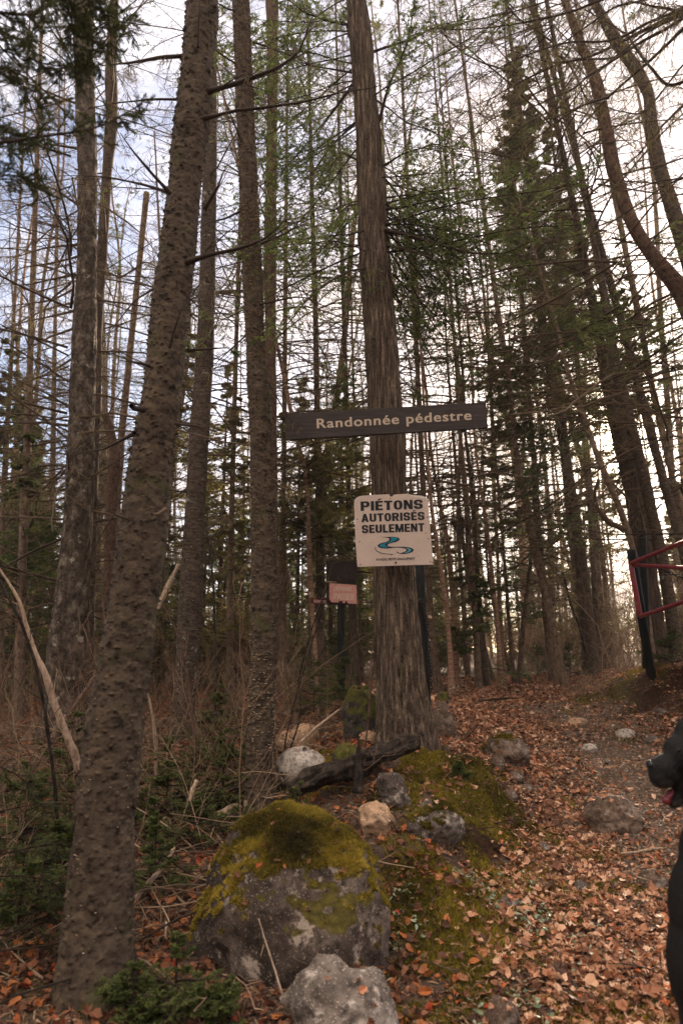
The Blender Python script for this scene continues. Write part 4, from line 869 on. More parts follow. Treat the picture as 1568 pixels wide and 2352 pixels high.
br(t,[(1392,1095),(1420,1125),(1445,1150),(1442,1200)],[7.6,7.5],.016,'twig',seed=62,twigs=3,r1=.5)
br(t,[(1375,1070),(1310,1085),(1230,1078)],[7.6,7.3],.010,'twigdark',seed=63,twigs=8)
br(t,[(1335,960),(1290,1010),(1200,1110)],[7.6,7.2],.010,'twigdark',seed=64,twigs=8)
br(t,[(1330,930),(1250,900),(1180,905)],[7.6,7.4],.010,'twigdark',seed=65,twigs=10,green='green')
# aspen's and spruce's long drooping limbs to the left
for i,(a,b,c_,e) in enumerate([((180,590),(120,605),(60,610),(0,640)),((176,630),(120,640),(60,655),(0,650)),((180,660),(120,690),(60,700),(0,745)),((178,712),(110,728),(50,740),(0,770)),((176,752),(120,770),(70,800),(0,820)),((172,820),(110,860),(60,880),(10,920)),((176,560),(100,570),(40,590),(-20,590)),
    ((180,470),(120,430),(60,420),(0,430)),((180,340),(110,330),(50,350),(-20,335)),((178,240),(110,210),(40,180),(0,130)),((230,470),(280,500),(330,540),(370,600)),((225,620),(280,640),(330,600),(380,620)),((165,1020),(110,1035),(60,1050),(10,1040)),((160,1140),(110,1150),(60,1150),(0,1160))]):
    br(T2,[a,b,c_,e],[6.4,6.2-.05*i],.014,'twig',seed=700+i,twigs=14,lich=1.0 if i%2 else .5,tw=.28)
# branch stubs on right trunks
for i,(T_,a,b,c_) in enumerate([(RE,(1470,1090),(1440,1100),(1400,1120)),(RE,(1520,1250),(1470,1290),(1420,1320)),(RF,(1540,1130),(1568,1110),(1600,1080))]):
    br(T_,[a,b,c_],[7.9,7.6],.012,'twig',seed=760+i,twigs=6)
# twig ball
acc=Acc(); n=500; rgb=np.random.RandomState(3); cc=P(1057,1205,8.85); D=nrm(rgb.randn(n,3)); Pb=grow(cc+D*rgb.uniform(0,.10,(n,1))*np.array([1.2,1,1]),nrm(rgb.randn(n,3)),rgb.uniform(.05,.18,n),4,.05,.4,0,rgb)
tubes(acc,Pb,np.ones((n,4))*.0025,3,rgb.rand(n)); link('twig_ball',acc.me('twig_ball',off=RK[1]),M['twigdark'],parent=RK[0])
# bark scales
flakes(T5[0],T5[2],T5[3],T5[1],7500,(-.95,6.5),1,(.0035,.0085),m_=M['flake'])
flakes(T1[0],T1[2],T1[3],T1[1],1800,(-1.0,3.8),2,(.002,.0045),m_=M['flake'])
flakes(T4[0],T4[2],T4[3],T4[1],1800,(-.6,6),3,(.003,.007),m_=M['flake'])

# out-of-frame trees whose limbs hang into the view
def offtree(label,x,Y,r,top,name):
    z=float(H(x,Y)); pts=np.array([[x,Y,z-.2],[x+.05,Y,z+2],[x,Y+.1,top]]); me,C,rd=trunk_mesh('trunk',pts,np.array([r*1.1,r,r*.5]),32,.03,'fir',int(abs(x)*10),np.array([x,Y,z]))
    t=thing(name,label,'tree',(x,Y,z)); link('trunk',me,M['fir2'],parent=t); return (t,np.array([x,Y,z]),C,rd)
LR=offtree('lichen hung larch whose long bare limbs sweep in at the top right',3.25,4.0,.12,7.,'larch_tree')
q=lambda L:[(1191.7+a*.24,b*.24) for a,b in L]
limbs=[([(2100,-80),(1568,110),(1290,60),(1050,0)],.020),([(2100,-50),(1568,100),(1290,230),(1000,390),(700,540),(350,620),(0,780),(-380,1000)],.018),
 ([(2100,-40),(1568,240),(1390,440),(1230,610),(1000,780),(820,950),(600,1200),(430,1340)],.018),([(1800,60),(1280,330),(1050,480),(700,700),(480,860),(270,960),(0,1080),(-300,1300)],.013),
 ([(2000,-300),(1450,-60),(900,60),(650,240),(420,400),(200,560),(0,700)],.013),([(2100,500),(1450,860),(1300,720),(1150,500),(1000,300),(680,130),(480,0)],.015),
 ([(2100,600),(1568,1000),(1350,1230),(1200,1400),(980,1640)],.015),([(2100,1500),(1568,1700),(1300,1740),(980,1830),(720,1750)],.010),([(2100,1400),(1568,1710),(1400,1760),(1000,2040),(700,2250),(440,2400)],.010),
 ([(1900,-100),(1400,150),(900,400),(600,385),(300,440),(0,560),(-500,800)],.012),([(1800,-400),(1000,-100),(560,90),(200,200),(0,230),(-500,300),(-900,260)],.014),([(1700,-500),(700,-150),(0,110),(-400,170),(-900,340)],.010),
 ([(1900,0),(1200,300),(900,560),(600,560),(300,620),(0,520),(-300,380)],.010),([(820,950),(600,1010),(300,1200),(60,1400),(-200,1700)],.009),([(1900,300),(1500,700),(1200,1100),(900,1050),(600,900)],.009)]
for i,(l,r) in enumerate(limbs):
    br(LR,q(l),[4.0,4.3,4.6] if i%3 else [4.0,3.8,3.6],r,'twigdark',seed=800+i,twigs=26,tw=.20,lich=.7 if i%2 else 1.1,up=.02)
LL=offtree('spruce outside the left edge whose blurred green twigs cross the top left corner',-1.75,1.55,.10,5.,'spruce_tree')
for i,(l,r) in enumerate([([(-500,380),(0,330),(110,318),(220,300),(330,240)],.008),([(-500,-150),(-50,20),(60,36),(110,25),(150,-10)],.008),([(-400,-300),(100,-60),(190,40),(215,100),(240,190)],.006),
   ([(-300,-300),(150,-100),(205,0),(190,60),(150,130)],.006),([(-500,0),(-100,40),(40,90),(100,80)],.005),([(-500,200),(0,160),(60,200),(120,260)],.005),([(-500,300),(-50,270),(20,300),(60,340)],.005),([(-200,-300),(200,-80),(290,30),(300,90)],.006),([(-300,-200),(120,-60),(170,50),(160,120),(200,210)],.006),([(-300,-260),(160,-80),(230,20),(260,90),(255,150)],.005),([(-400,60),(-60,90),(60,130),(150,160),(220,150)],.005),([(-400,420),(-60,400),(40,400),(100,440)],.004)]):
    br(LL,l,[1.55,1.7,1.9],r,'twigdark',seed=840+i,twigs=34,tw=.16,green='green2',up=0,ls=.011,lw=.0013)

# ------------------------------------------------------------------ fir seedlings and low boughs
def seedling(label,px,py,Y,h,seed,mat='seedling',n=26,L=.30,size=.016,name='fir_seedling',lean=(0,0),group=None):
    for Yt in np.arange(max(2.1,Y-1.2),Y+3.,.03):
        q_=ray(px,min(py,2352)); b=q_*(Yt/q_[1])
        if b[2]<=float(H(b[0],b[1])): break
    b[2]=float(H(b[0],b[1])); t=thing(name,label,'seedling',tuple(b),group)
    a,g=leafy_crown(seed,.04*h,h,n,L,sec=10,ter=5,dens=17,size=size*.85,wid=.0016,el=(-.05,.45),droop=.06,cone=1.0)
    z=np.linspace(-.05,h,5); s=Acc(); tubes(s,np.stack([z*0,z*0,z],-1),np.linspace(.007,.002,5),6,.3)
    link('stem',s.me('stem'),M['twigdark'],parent=t); o=link('limbs',a,M['twigdark'],parent=t); link('foliage',g,M[mat],parent=o)
    t.rotation_euler=(lean[0],lean[1],seed); return t
for i,(lab,px,py,Y,h,L) in enumerate([
 ('bright green fir seedling at the bottom edge beside the thick fir',400,2340,2.3,.22,.22),('low fir seedling hugging the foot of the thick fir',300,2360,2.25,.17,.20),('small fir seedling at the bottom under the mossy boulder',520,2352,2.4,.12,.13),
 ('fir seedling right of the thick fir at knee height',380,1900,4.1,.5,.42),('fir seedling left of the slim flaked fir foot',510,1860,4.5,.45,.38),('drooping fir seedling in front of the dead sticks',450,1960,3.8,.3,.36),
 ('dark fir seedling behind the thick fir, left side',150,1880,4.3,.6,.45),('fir seedling at the far left brush edge',50,1960,3.6,.45,.42),('fir seedling at the lower left corner',40,2150,3.0,.3,.35),('thin fir seedling low left of the thick fir',120,2080,3.3,.35,.30),
('fir seedling in front of the old red sign post',790,1640,6.8,.5,.40),('fir seedling left of the old red sign post',720,1640,7.0,.55,.40),
 ('round dark green fir bush where the path bends',1235,1556,10.8,.55,.55),('fir seedling right of the stout dark spruce',1310,1560,11.,.5,.5),('fir seedling on the bank behind the gate post',1545,1530,7.6,.35,.4),
 ('fir seedling between the dead sapling and the thick fir',230,1800,5.0,.5,.4),('tiny seedling growing in the moss below the cedar',1055,1790,4.3,.10,.07),('fir seedling behind the grey fir',500,1720,6.2,.5,.4),('small fir seedling left of the two humped tan stone',590,1760,5.3,.35,.3)]):
    seedling(lab,px,py,Y,h,600+i,L=L,n=[22,30][h>.35],size=.014 if Y<3 else .02)
rgs=np.random.RandomState(77)
for i in range(16):
    px_=rgs.uniform(120,640); py_=rgs.uniform(1740,2060)
    if abs(px_-240)<60 or abs(px_-600)<30: px_+=90
    seedling('knee high fir seedling among the twigs and litter left of the boulder',px_,py_,3.6,rgs.uniform(.15,.38),900+i,L=rgs.uniform(.16,.30),n=18,size=.016,group='fir seedlings in the left undergrowth')
# bough lying low from the left edge
LB2=offtree('young fir just outside the left edge with low brownish boughs',-2.0,2.6,.05,1.6,'fir_tree')
for i,l in enumerate([[(-300,1950),(0,1860),(120,1840),(230,1850)],[(-300,2050),(0,1960),(120,1935),(250,1950)],[(-300,2150),(0,2010),(100,2020),(180,2060)],[(-300,1800),(0,1760),(60,1790),(100,1850)],[(-300,2300),(-50,2160),(60,2130),(130,2160)]]):
    br(LB2,l,[2.6,2.75,2.9],.006,'twigdark',seed=870+i,twigs=22,tw=.22,green='green2',ls=.014,lw=.0014)

# ------------------------------------------------------------------ logs, sticks, saplings
def rod(name,label,cat,pxs,Ys,rpx,mat,kind='far',sides=16,seed=1,twigs=0,group=None,taper=1.,rough=.25,stand=False):
    n=len(pxs); Y=np.interp(np.arange(n),np.linspace(0,n-1,len(Ys)),Ys); W=np.array([P(a,b,y) for (a,b),y in zip(pxs,Y)])
    s=np.concatenate([[0],np.cumsum(np.linalg.norm(np.diff(W,axis=0),axis=1))]); K=max(10,int(s[-1]/.015)); t=np.linspace(0,s[-1],K)
    C=smooth_path(s,W,t,s[-1]*.12); r=np.interp(t,s,[rp/2*mpp(b,y) for rp,(a,b),y in zip(rpx if isinstance(rpx,(list,tuple)) else [rpx]*n,pxs,Y)])
    T,A,B=frames(C); th=np.arange(sides)*2*math.pi/sides; TH,TT=np.meshgrid(th,t)
    q=np.stack([np.cos(TH)*1.3+seed,np.sin(TH)*1.3,TT/r.mean()*.35],-1); rr=r[:,None]*(1+fbm(q,4,seed)*rough)
    V=C[:,None]+rr[...,None]*(np.cos(TH)[...,None]*A[:,None]+np.sin(TH)[...,None]*B[:,None])
    i=(np.arange(K-1)[:,None]*sides); a=np.arange(sides)[None]; b=(a+1)%sides; F=np.stack([i+a,i+b,i+sides+b,i+sides+a],-1).reshape(-1,4)
    V=V.reshape(-1,3); nv=len(V); V=np.concatenate([V,[C[0]-T[0]*r[0]*.1,C[-1]+T[-1]*r[-1]*.1]])
    F3=np.concatenate([np.stack([np.full(sides,nv),(np.arange(sides)+1)%sides,np.arange(sides)],-1),np.stack([np.full(sides,nv+1),nv-sides+np.arange(sides),nv-sides+(np.arange(sides)+1)%sides],-1)])
    base=W[0]; o=thing(name,label,cat,tuple(base),group); link({'log':'wood','stick':'wood'}.get(cat,'stem'),mesh_np(name,V-base,F,F3),M[mat],parent=o)
    if twigs:
        rg=np.random.RandomState(seed); a=Acc(); S,D,L=children(C[None],np.array([s[-1]]),twigs,.8,.3,rg,flat=.1); P1=grow(S,D,L,5,0,.12,.05,rg); tubes(a,P1,np.linspace(1,.4,5)[None]*r.mean()*.3*np.ones((len(S),1)),3,rg.rand(len(S)))
        S,D,L=children(P1,L,4,.7,.45,rg,flat=.2); tubes(a,grow(S,D,L,3,0,.1,0,rg),r.mean()*.15*np.ones((len(S),3)),3,rg.rand(len(S)))
        link('twigs',a.me('twigs',off=base),M[{'palewood':'twigpale','wood':'twigpale'}.get(mat,'twigdark')],parent=o)
    return o
rod('rotten_log','black rotten log slanting up to the foot of the cedar','log',[(668,1815),(710,1795),(765,1772),(830,1750),(900,1728),(960,1703)],[4.05,4.25],[30,40,44,42,42,30],'rot',sides=64,seed=2,rough=.6)
rod('splintered_stub','upright splintered dark stub in front of the rotten log','stump',[(822,1822),(824,1780),(820,1740),(826,1704)],[3.95,4.0],[24,18,14,5],'rot',seed=3,sides=20,rough=.5)
rod('dead_sapling','bleached crooked dead sapling leaning at the left','sapling',[(185,1772),(172,1732),(145,1668),(120,1600),(104,1545),(80,1500),(62,1440),(48,1385),(25,1345),(-5,1300)],[3.9,3.7],[20,18,16,15,14,12,9,8,6,4],'palewood',seed=4,sides=20,rough=.12,twigs=5)
rod('sapling','thin black curved sapling crossing the bleached dead sapling','sapling',[(132,1880),(125,1787),(105,1640),(85,1532),(50,1430),(0,1335),(-20,1290)],[3.3,3.2],[8,8,8,7,6,5,4],'rot',seed=5,twigs=6)
rod('sapling','slim orange barked sapling right of the thick fir','sapling',[(449,1745),(447,1700),(440,1620),(432,1560),(420,1502),(408,1460),(388,1415),(370,1380)],[4.6,4.5],[7,7,7,6,5,4,3,2],'red',seed=6,twigs=7)
rod('sapling','straight thin black sapling between the two firs','sapling',[(497,1665),(494,1590),(494,1470),(490,1340),(482,1260),(470,1200)],[6.0,6.0],[6,6,5,5,4,3],'rot',seed=7,twigs=6)
rod('sapling','pale broken sapling standing behind the thick fir','sapling',[(358,1795),(358,1720),(352,1650),(345,1615),(338,1590)],[4.6,4.6],[8,8,7,6,4],'wood',seed=8,twigs=3)
rod('leaning_pole','pale bare pole leaning between the thick fir and the grey fir','stick',[(362,1400),(372,1375),(390,1340),(410,1297)],[5.4,5.6],[11,12,12,8],'wood',seed=9)
rod('fallen_log','reddish brown stick slanting across the mossy foot of the aspen','stick',[(55,1795),(100,1730),(145,1665),(180,1610),(222,1550)],[4.9,5.3],[11,11,11,10,9],'red',seed=10)
rod('fallen_log','broken reddish log end at the left edge','log',[(-40,1860),(0,1830),(35,1790)],[3.8,3.9],[17,17,15],'red',seed=11)
rod('fallen_branch','birch stick lying between the thick fir and the boulder','stick',[(302,2078),(330,2040),(362,2005),(385,1975),(400,1948)],[3.15,3.6],[9,12,12,11,8],'palewood',seed=12)
rod('fallen_branch','long brown stick lying toward the boulder','stick',[(300,2124),(345,2095),(385,2065),(425,2040),(462,2012)],[3.1,3.5],[8,13,13,12,11],'wood',seed=13)
rod('fallen_log','pale broken log end at the foot of the slim flaked fir','log',[(478,1893),(505,1875),(535,1862),(566,1848)],[4.15,4.3],[20,24,24,22],'wood',seed=14)
rod('fallen_log','mossy dark log behind the slim flaked fir','log',[(452,1655),(490,1648),(520,1640),(548,1628)],[5.9,6.1],[18,22,22,20],'rot',seed=15)
rod('fallen_branch','pale stick standing up from the litter right of the thick fir','stick',[(435,1840),(442,1815),(452,1792)],[4.0,4.05],[8,10,9],'palewood',seed=16)
rod('fallen_branch','long pale dead branch lying over the stones left of the cedar','stick',[(690,1705),(730,1668),(780,1630),(830,1600),(872,1580)],[5.1,5.3],[6,7,6,5,4],'palewood',seed=17,twigs=5)
rod('fallen_log','thin pale log lying behind the tan stones','log',[(655,1640),(690,1628),(730,1616),(775,1604)],[6.6,6.9],[9,10,10,8],'wood',seed=18)
rod('tree_root','dark root running out of the bank onto the path','root',[(1100,1905),(1130,1928),(1160,1945),(1190,1955),(1215,1962)],[4.1,3.9],[14,13,10,8,4],'wood',seed=19)
rod('fallen_branch','thin dark stick on the far path leaves','stick',[(1098,1611),(1130,1606),(1160,1604),(1190,1603)],[7.3,7.3],[3,5,5,3],'rot',seed=20)
rod('fallen_branch','short stick across the gravel in front of the dog','stick',[(1425,1960),(1460,1958),(1500,1950),(1530,1948)],[3.75,3.7],[5,6,6,4],'wood',seed=21)
rod('fallen_branch','curved thin twig on the gravel by the dog','stick',[(1478,1985),(1450,1998),(1455,2012),(1490,2022)],[3.5,3.4],[3,3,3,2],'wood',seed=22)
rod('dead_stalk','thin straw coloured stalk rising before the boulder','stalk',[(648,2285),(632,2230),(612,2170),(594,2110)],[2.35,2.4],[5,4,3,2],'palewood',seed=23)
rod('sapling','dark wiry sapling left of the two humped tan stone','sapling',[(650,1795),(655,1700),(680,1600),(715,1480),(740,1400)],[4.8,4.9],[4,4,3,3,2],'rot',seed=24,twigs=8)
rod('sapling','second dark wiry sapling curving past the tan stones','sapling',[(660,1740),(690,1650),(685,1560),(720,1430),(755,1340)],[5.2,5.2],[4,4,3,3,2],'rot',seed=25,twigs=8)
rod('sapling','dark forked sapling leaning to the stout dark spruce','sapling',[(1345,1500),(1330,1440),(1310,1390),(1295,1330)],[9.3,9.3],[6,5,5,4],'rot',seed=26,twigs=6)
rod('sapling','brown sapling right behind the rotten log','sapling',[(838,1720),(845,1660),(848,1600),(850,1545),(855,1480)],[4.5,4.5],[4,4,4,3,2],'red',seed=27,twigs=7)
# bark slabs and tree stump by black post
rock('short dark weathered stump right of the chained black post',1005,1032,1588,1620,6.5,'rockmossd',50,4,.2,blocky=6,cat='stump',name='stump')
# moss at cedar foot
rgm=np.random.RandomState(12)
def trunk_moss(T,n,zr,thr,seed,mat='mossdark',side=(1,0)):
    t,base,C,rd=T; rg=np.random.RandomState(seed); z=zr[0]+(zr[1]-zr[0])*rg.rand(n)**1.8; th=rg.uniform(0,2*math.pi,n)
    k=(np.cos(th)*side[0]+np.sin(th)*side[1])+fbm(np.stack([np.cos(th)*2,np.sin(th)*2,z*4],-1),3,seed)*.8>thr; z,th=z[k],th[k]
    c_=np.stack([np.interp(z,C[:,2],C[:,i]) for i in range(3)],-1); N=np.stack([np.cos(th),np.sin(th),np.zeros(len(z))],-1)
    g=z-(base[2]); r=np.interp(z,C[:,2],rd)*(1+.10*np.exp(-np.maximum(g,0)/.22)); p=c_+N*r[:,None]
    scatter('moss',M[mat],p,rg.uniform(.008,.018,len(p)),T_TUFT,normal=N,tilt=.7,lift=-.1,parent=t,off=base)
trunk_moss(T7,9000,(T7[1][2]-.05,T7[1][2]+.55),.35,5,side=(.9,-.3))
trunk_moss(T2,5000,(T2[1][2],T2[1][2]+2.6),-.2,6,side=(-.5,-.6))

# ------------------------------------------------------------------ signs
def textmesh(s,bold=0.,space=1.):
    cu=bpy.data.curves.new('txt','FONT'); cu.body=s; cu.size=1; cu.offset=bold; cu.space_character=space; cu.resolution_u=6; cu.fill_mode='FRONT'
    o=bpy.data.objects.new('txt',cu); COL.objects.link(o); dg=bpy.context.evaluated_depsgraph_get(); me=bpy.data.meshes.new_from_object(o.evaluated_get(dg)); bpy.data.objects.remove(o); bpy.data.curves.remove(cu)
    V=np.array([v.co[:] for v in me.vertices]); F=[list(p.vertices) for p in me.polygons]; bpy.data.meshes.remove(me); return V,F
def glyph(ch):
    t=.25; W=.68; Q=[]
    def rc(a,b,c_,d): Q.append([(a,b),(c_,b),(c_,d),(a,d)])
    def band(cx,cy,rx,ry,ix,iy,a0,a1,n=14,e=2.5):
        A_=np.radians(np.linspace(a0,a1,n)); se=lambda v:np.sign(v)*np.abs(v)**(2/e)
        o_=[(cx+rx*se(math.cos(a)),cy+ry*se(math.sin(a))) for a in A_]; i_=[(cx+ix*se(math.cos(a)),cy+iy*se(math.sin(a))) for a in A_]
        for k in range(n-1): Q.append([o_[k],o_[k+1],i_[k+1],i_[k]])
    def acc_(x): Q.append([(x,1.06),(x+.18,1.06),(x+.42,1.24),(x+.16,1.24)])
    if ch in 'PR':
        rc(0,0,t,1); rc(t,.81,.42,1); rc(t,.38,.42,.57); band(.42,.69,.27,.31,.02,.12,-90,90)
        if ch=='R': Q.append([(.30,.39),(.50,.42),(.74,0),(.46,0)]); W=.72
        else: W=.69
    elif ch=='I': rc(0,0,t,1); W=t
    elif ch in 'EÉ':
        W=.58; rc(0,0,t,1); rc(t,0,W,.19); rc(t,.405,W-.04,.595); rc(t,.81,W,1)
        if ch=='É': acc_(.14)
    elif ch=='T': W=.64; rc(0,.80,W,1); rc(W/2-t/2,0,W/2+t/2,.80)
    elif ch=='O': band(W/2,.5,W/2,.5,W/2-t,.31,0,360,33)
    elif ch=='N': rc(0,0,.22,1); rc(W-.22,0,W,1); Q.append([(.0,1),(.25,1),(W,0),(W-.25,0)])
    elif ch=='M': W=.88; rc(0,0,.22,1); rc(W-.22,0,W,1); Q.append([(.02,1),(.28,1),(.54,0),(.34,0)]); Q.append([(W-.02,1),(W-.28,1),(W-.54,0),(W-.34,0)])
    elif ch=='S': band(W/2,.70,W/2,.30,W/2-t,.11,-8,270,22); band(W/2,.30,W/2,.30,W/2-t,.11,90,-188,22)
    elif ch=='A': W=.74; Q+=[[(0,0),(.25,0),(.47,1),(.25,1)],[(W,0),(W-.25,0),(W-.47,1),(W-.25,1)],[(.16,.18),(.58,.18),(.54,.35),(.20,.35)]]
    elif ch=='U': rc(0,.3,t,1); rc(W-t,.3,W,1); band(W/2,.32,W/2,.32,W/2-t,.13,180,360)
    elif ch=='L': W=.54; rc(0,0,t,1); rc(t,0,W,.19)
    return Q,W
def put_heavy(name,s,q,Y,mat,parent,base,cfun,gap=.085):
    V=[];F=[];x=0;dp=[]
    for ch in s:
        Q,W=glyph(ch)
        for j,p_ in enumerate(Q): F.append([len(V)+k for k in range(len(p_))]); V+=[(x+a,b) for a,b in p_]; dp+=[j%2*.0002+(.0002 if j>20 else 0)]*len(p_)
        x+=W+gap
    V=np.array(V); dp=np.array(dp); u=V[:,0]/(x-gap); v=V[:,1]; BL,BR,TL,TR=[np.array(a,float) for a in q]
    X=(BL*(1-u)[:,None]+BR*u[:,None])*(1-v)[:,None]+(TL*(1-u)[:,None]+TR*u[:,None])*v[:,None]
    W_=np.array([P(*cfun(a),Y) for a in X])-base; W_[:,1]-=dp
    me=bpy.data.meshes.new(name); me.from_pydata(W_.tolist(),[],F); me.update(); return link(name,me,mat,parent=parent)
CAP={}
def cap(b):
    if b not in CAP: V,_=textmesh('E',b); CAP[b]=(V[:,1].min(),V[:,1].max())
    return CAP[b]
def put_text(name,s,q,Y,thick,mat,parent,base,bold=0.,space=1.,cfun=None):
    """q: bottom-left, bottom-right, top-left, top-right (cap box) in photo coordinates given by cfun"""
    V,F=textmesh(s,0.,space); y0,y1=cap(0.); x0,x1=V[:,0].min(),V[:,0].max(); u=(V[:,0]-x0)/(x1-x0); v=(V[:,1]-y0)/(y1-y0)
    BL,BR,TL,TR=[np.array(a,float) for a in q]
    X=(BL*(1-u)[:,None]+BR*u[:,None])*(1-v)[:,None]+(TL*(1-u)[:,None]+TR*u[:,None])*v[:,None]
    W=np.array([P(*cfun(a),Y) for a in X]); n=len(W)
    if bold:
        hh=abs(W[:,2].max()-W[:,2].min()); VV=[];FF=[]
        sh=[(dx,dz) for dx in (-1,-.5,0,.5,1) for dz in (-.5,.5)]
        for j,(dx,dz) in enumerate(sh):
            VV.append(W+np.array([dx*bold*hh,-j*.00012,dz*bold*hh*.8])); FF+=[[v+j*n for v in f] for f in F]
        me=bpy.data.meshes.new(name); me.from_pydata((np.concatenate(VV)-base).tolist(),[],FF); me.update(); return link(name,me,mat,parent=parent)
    W2=W+np.array([0,thick,0])
    VV=np.concatenate([W,W2])-base; FF=[f for f in F]
    from collections import Counter
    ed=Counter()
    for f in F:
        for a,b in zip(f,f[1:]+f[:1]): ed[(min(a,b),max(a,b))]+=1
    for f in F:
        for a,b in zip(f,f[1:]+f[:1]):
            if ed[(min(a,b),max(a,b))]==1: FF.append([b,a,a+n,b+n])
    me=bpy.data.meshes.new(name); me.from_pydata(VV.tolist(),[],FF); me.update(); return link(name,me,mat,parent=parent)
def poly_plate(name,pts,Y,thick,mat,parent,base,cfun,bevel=0):
    W=np.array([P(*cfun(a),Y) for a in pts]); n=len(W)
    import bmesh
    bm=bmesh.new(); vs=[bm.verts.new(w-base) for w in W]; f=bm.faces.new(vs); r=bmesh.ops.extrude_face_region(bm,geom=[f])
    for v in r['geom']:
        if isinstance(v,bmesh.types.BMVert): v.co.y+=thick
    bmesh.ops.triangulate(bm,faces=[f for f in bm.faces if len(f.verts)>4]); bmesh.ops.recalc_face_normals(bm,faces=bm.faces[:])
    me=bpy.data.meshes.new(name); bm.to_mesh(me); bm.free()
    return link(name,me,mat,parent=parent)
def disc_at(name,x,y,r,Y,mat,parent,base,cfun):
    return poly_plate(name,[(x+math.cos(a)*r,y+math.sin(a)*r) for a in np.linspace(0,2*math.pi,10,endpoint=False)],Y,.004,mat,parent,base,cfun)
ident=lambda a:(a[0],a[1])
m,nt=newmat('weathered_brown_board'); v=coords(nt,(2.2,40,40)); v2=coords(nt,(1,1,1)); n=noise(nt,v,1.6,8,.65); n2=noise(nt,v2,30,3)
col=ramp(nt,n,[(.28,(.014,.011,.011)),(.5,(.035,.027,.026)),(.72,(.062,.049,.045))]); out(nt,principled(nt,col,.75,n,.8,.004,.3)); M['board']=m
M['cream']=plain('worn_cream_paint',(.50,.41,.32),.8,.35,60)
m,nt=newmat('aged_aluminium_plate'); v=coords(nt); n=noise(nt,v,6,5); n2=noise(nt,v,180,3); n3=noise(nt,v,26,3,.6)
col=mixc(nt,ramp(nt,n,[(.3,(0,0,0)),(.75,(1,1,1))]),(.56,.45,.385),(.47,.375,.32)); col=mixc(nt,ramp(nt,n2,[(.55,(0,0,0)),(.7,(1,1,1))]),col,(.22,.16,.13)); col=mixc(nt,ramp(nt,n3,[(.66,(0,0,0)),(.76,(1,1,1))]),col,(.20,.15,.12)); out(nt,principled(nt,col,.55,n,.1,.001,.3)); M['plate_w']=m
M['inkblack']=plain('black_sign_ink',(.012,.016,.018),.5,.2); M['navy']=plain('navy_ink',(.008,.016,.035),.5,.2); M['teal']=plain('teal_ink',(.012,.17,.23),.5,.15); M['teal2']=plain('light_teal_ink',(.07,.26,.31),.5,.2)
M['chip']=plain('chipped_white_edge',(.6,.55,.5),.8,.1)
M['nail']=plain('rusty_nail',(.02,.014,.012),.5,.3)
# board
YB=4.50; bb=P(886,967,YB); B1=thing('trail_sign','long dark wooden board reading Randonnée pédestre across the cedar','sign',tuple(bb))
o=poly_plate('board',[(655.5,950),(700,947.4),(780,942.5),(852,938.5),(900,936.2),(1000,930),(1115,923.3),(1117.5,950),(1120,982),(1000,989),(886,996),(780,1002.5),(657.5,1009.5)],YB,.03,M['board'],B1,bb,ident)
bv=o.modifiers.new('b','BEVEL'); bv.width=.002; bv.segments=2
put_text('lettering','Randonnée pédestre',[(728.5,983.5),(1081.5,964),(727.5,962.5),(1080.5,942.8)],YB-.0015,.003,M['cream'],B1,bb,.022,1.12,ident)
for (x,y) in [(716,997),(879.5,990),(1042,976),(1037,936),(876,943)]: disc_at('nail',x,y,1.1,YB-.003,M['nail'],B1,bb,ident)
# plate
YP=4.515; cf=lambda a:(784+a[0]*.152,1116.4+a[1]*.152); pb=P(905,1220,YP)
PL=thing('trail_sign','pale square metal sign reading Piétons autorisés seulement with a blue river emblem','sign',tuple(pb))
o=poly_plate('plate',[(190,260),(196,215),(215,190),(260,158),(330,145),(500,132),(722,124),(730,150),(745,162),(765,155),(795,128),(960,118),(1010,120),(1060,134),(1200,145),(1270,165),(1300,190),(1308,240),(1330,500),(1345,740),(1388,1185),(1000,1195),(640,1207),(240,1220),(210,800)],YP,.006,M['plate_w'],PL,pb,cf)
def row(s,xl,xr,bl,brr,h,b=0.,sp=1.0,nm='lettering',m_='inkblack',dx=(0,0)): put_text(nm,s,[(xl,bl),(xr,brr),(xl+dx[0],bl-h),(xr+dx[1],brr-h)],YP-.0015,.001,M[m_],PL,pb,b,sp,cf)
for s_,xl,xr,bl,br_,h_ in (('PIÉTONS',290,1228,376,344,142),('AUTORISÉS',300,1254,545,512,124),('SEULEMENT',308,1252,714,684,124)): put_heavy('lettering',s_,[(xl,bl),(xr,br_),(xl-4,bl-h_),(xr-5,br_-h_)],YP-.0015,M['inkblack'],PL,pb,cf)
row('RIVIÈRE',527,690,1131,1125,36,.0,m_='navy'); row('PETIT-SAGUENAY',708,1108,1125,1110,36,.02,m_='navy')
river=[(580,770),(700,768),(790,766),(850,775),(882,798),(870,820),(820,845),(740,860),(700,880),(690,900),(720,915),(805,917),(900,914),(990,920),(1060,935),(1092,960),(1085,985),(1040,1010),(950,1028),(845,1021),(900,1010),(960,990),(985,965),(960,945),(900,930),(805,927),(720,942),(640,942),(575,932),(543,905),(550,885),(590,862),(660,848),(705,830),(728,805),(715,785),(660,775)]
def chaikin(p,k=2):
    p=np.array(p,float)
    for _ in range(k): q_=np.roll(p,-1,0); p=np.stack([p*.75+q_*.25,p*.25+q_*.75],1).reshape(-1,2)
    return [tuple(a) for a in p]
poly_plate('river_emblem',chaikin(river),YP-.0012,.001,M['navy'],PL,pb,cf)
poly_plate('river_emblem',chaikin([(740,775),(800,772),(845,783),(855,800),(820,822),(740,848),(670,870),(655,890),(675,910),(720,926),(640,930),(590,918),(570,900),(590,878),(680,856),(735,835),(752,808),(745,790)]),YP-.0024,.001,M['teal'],PL,pb,cf)
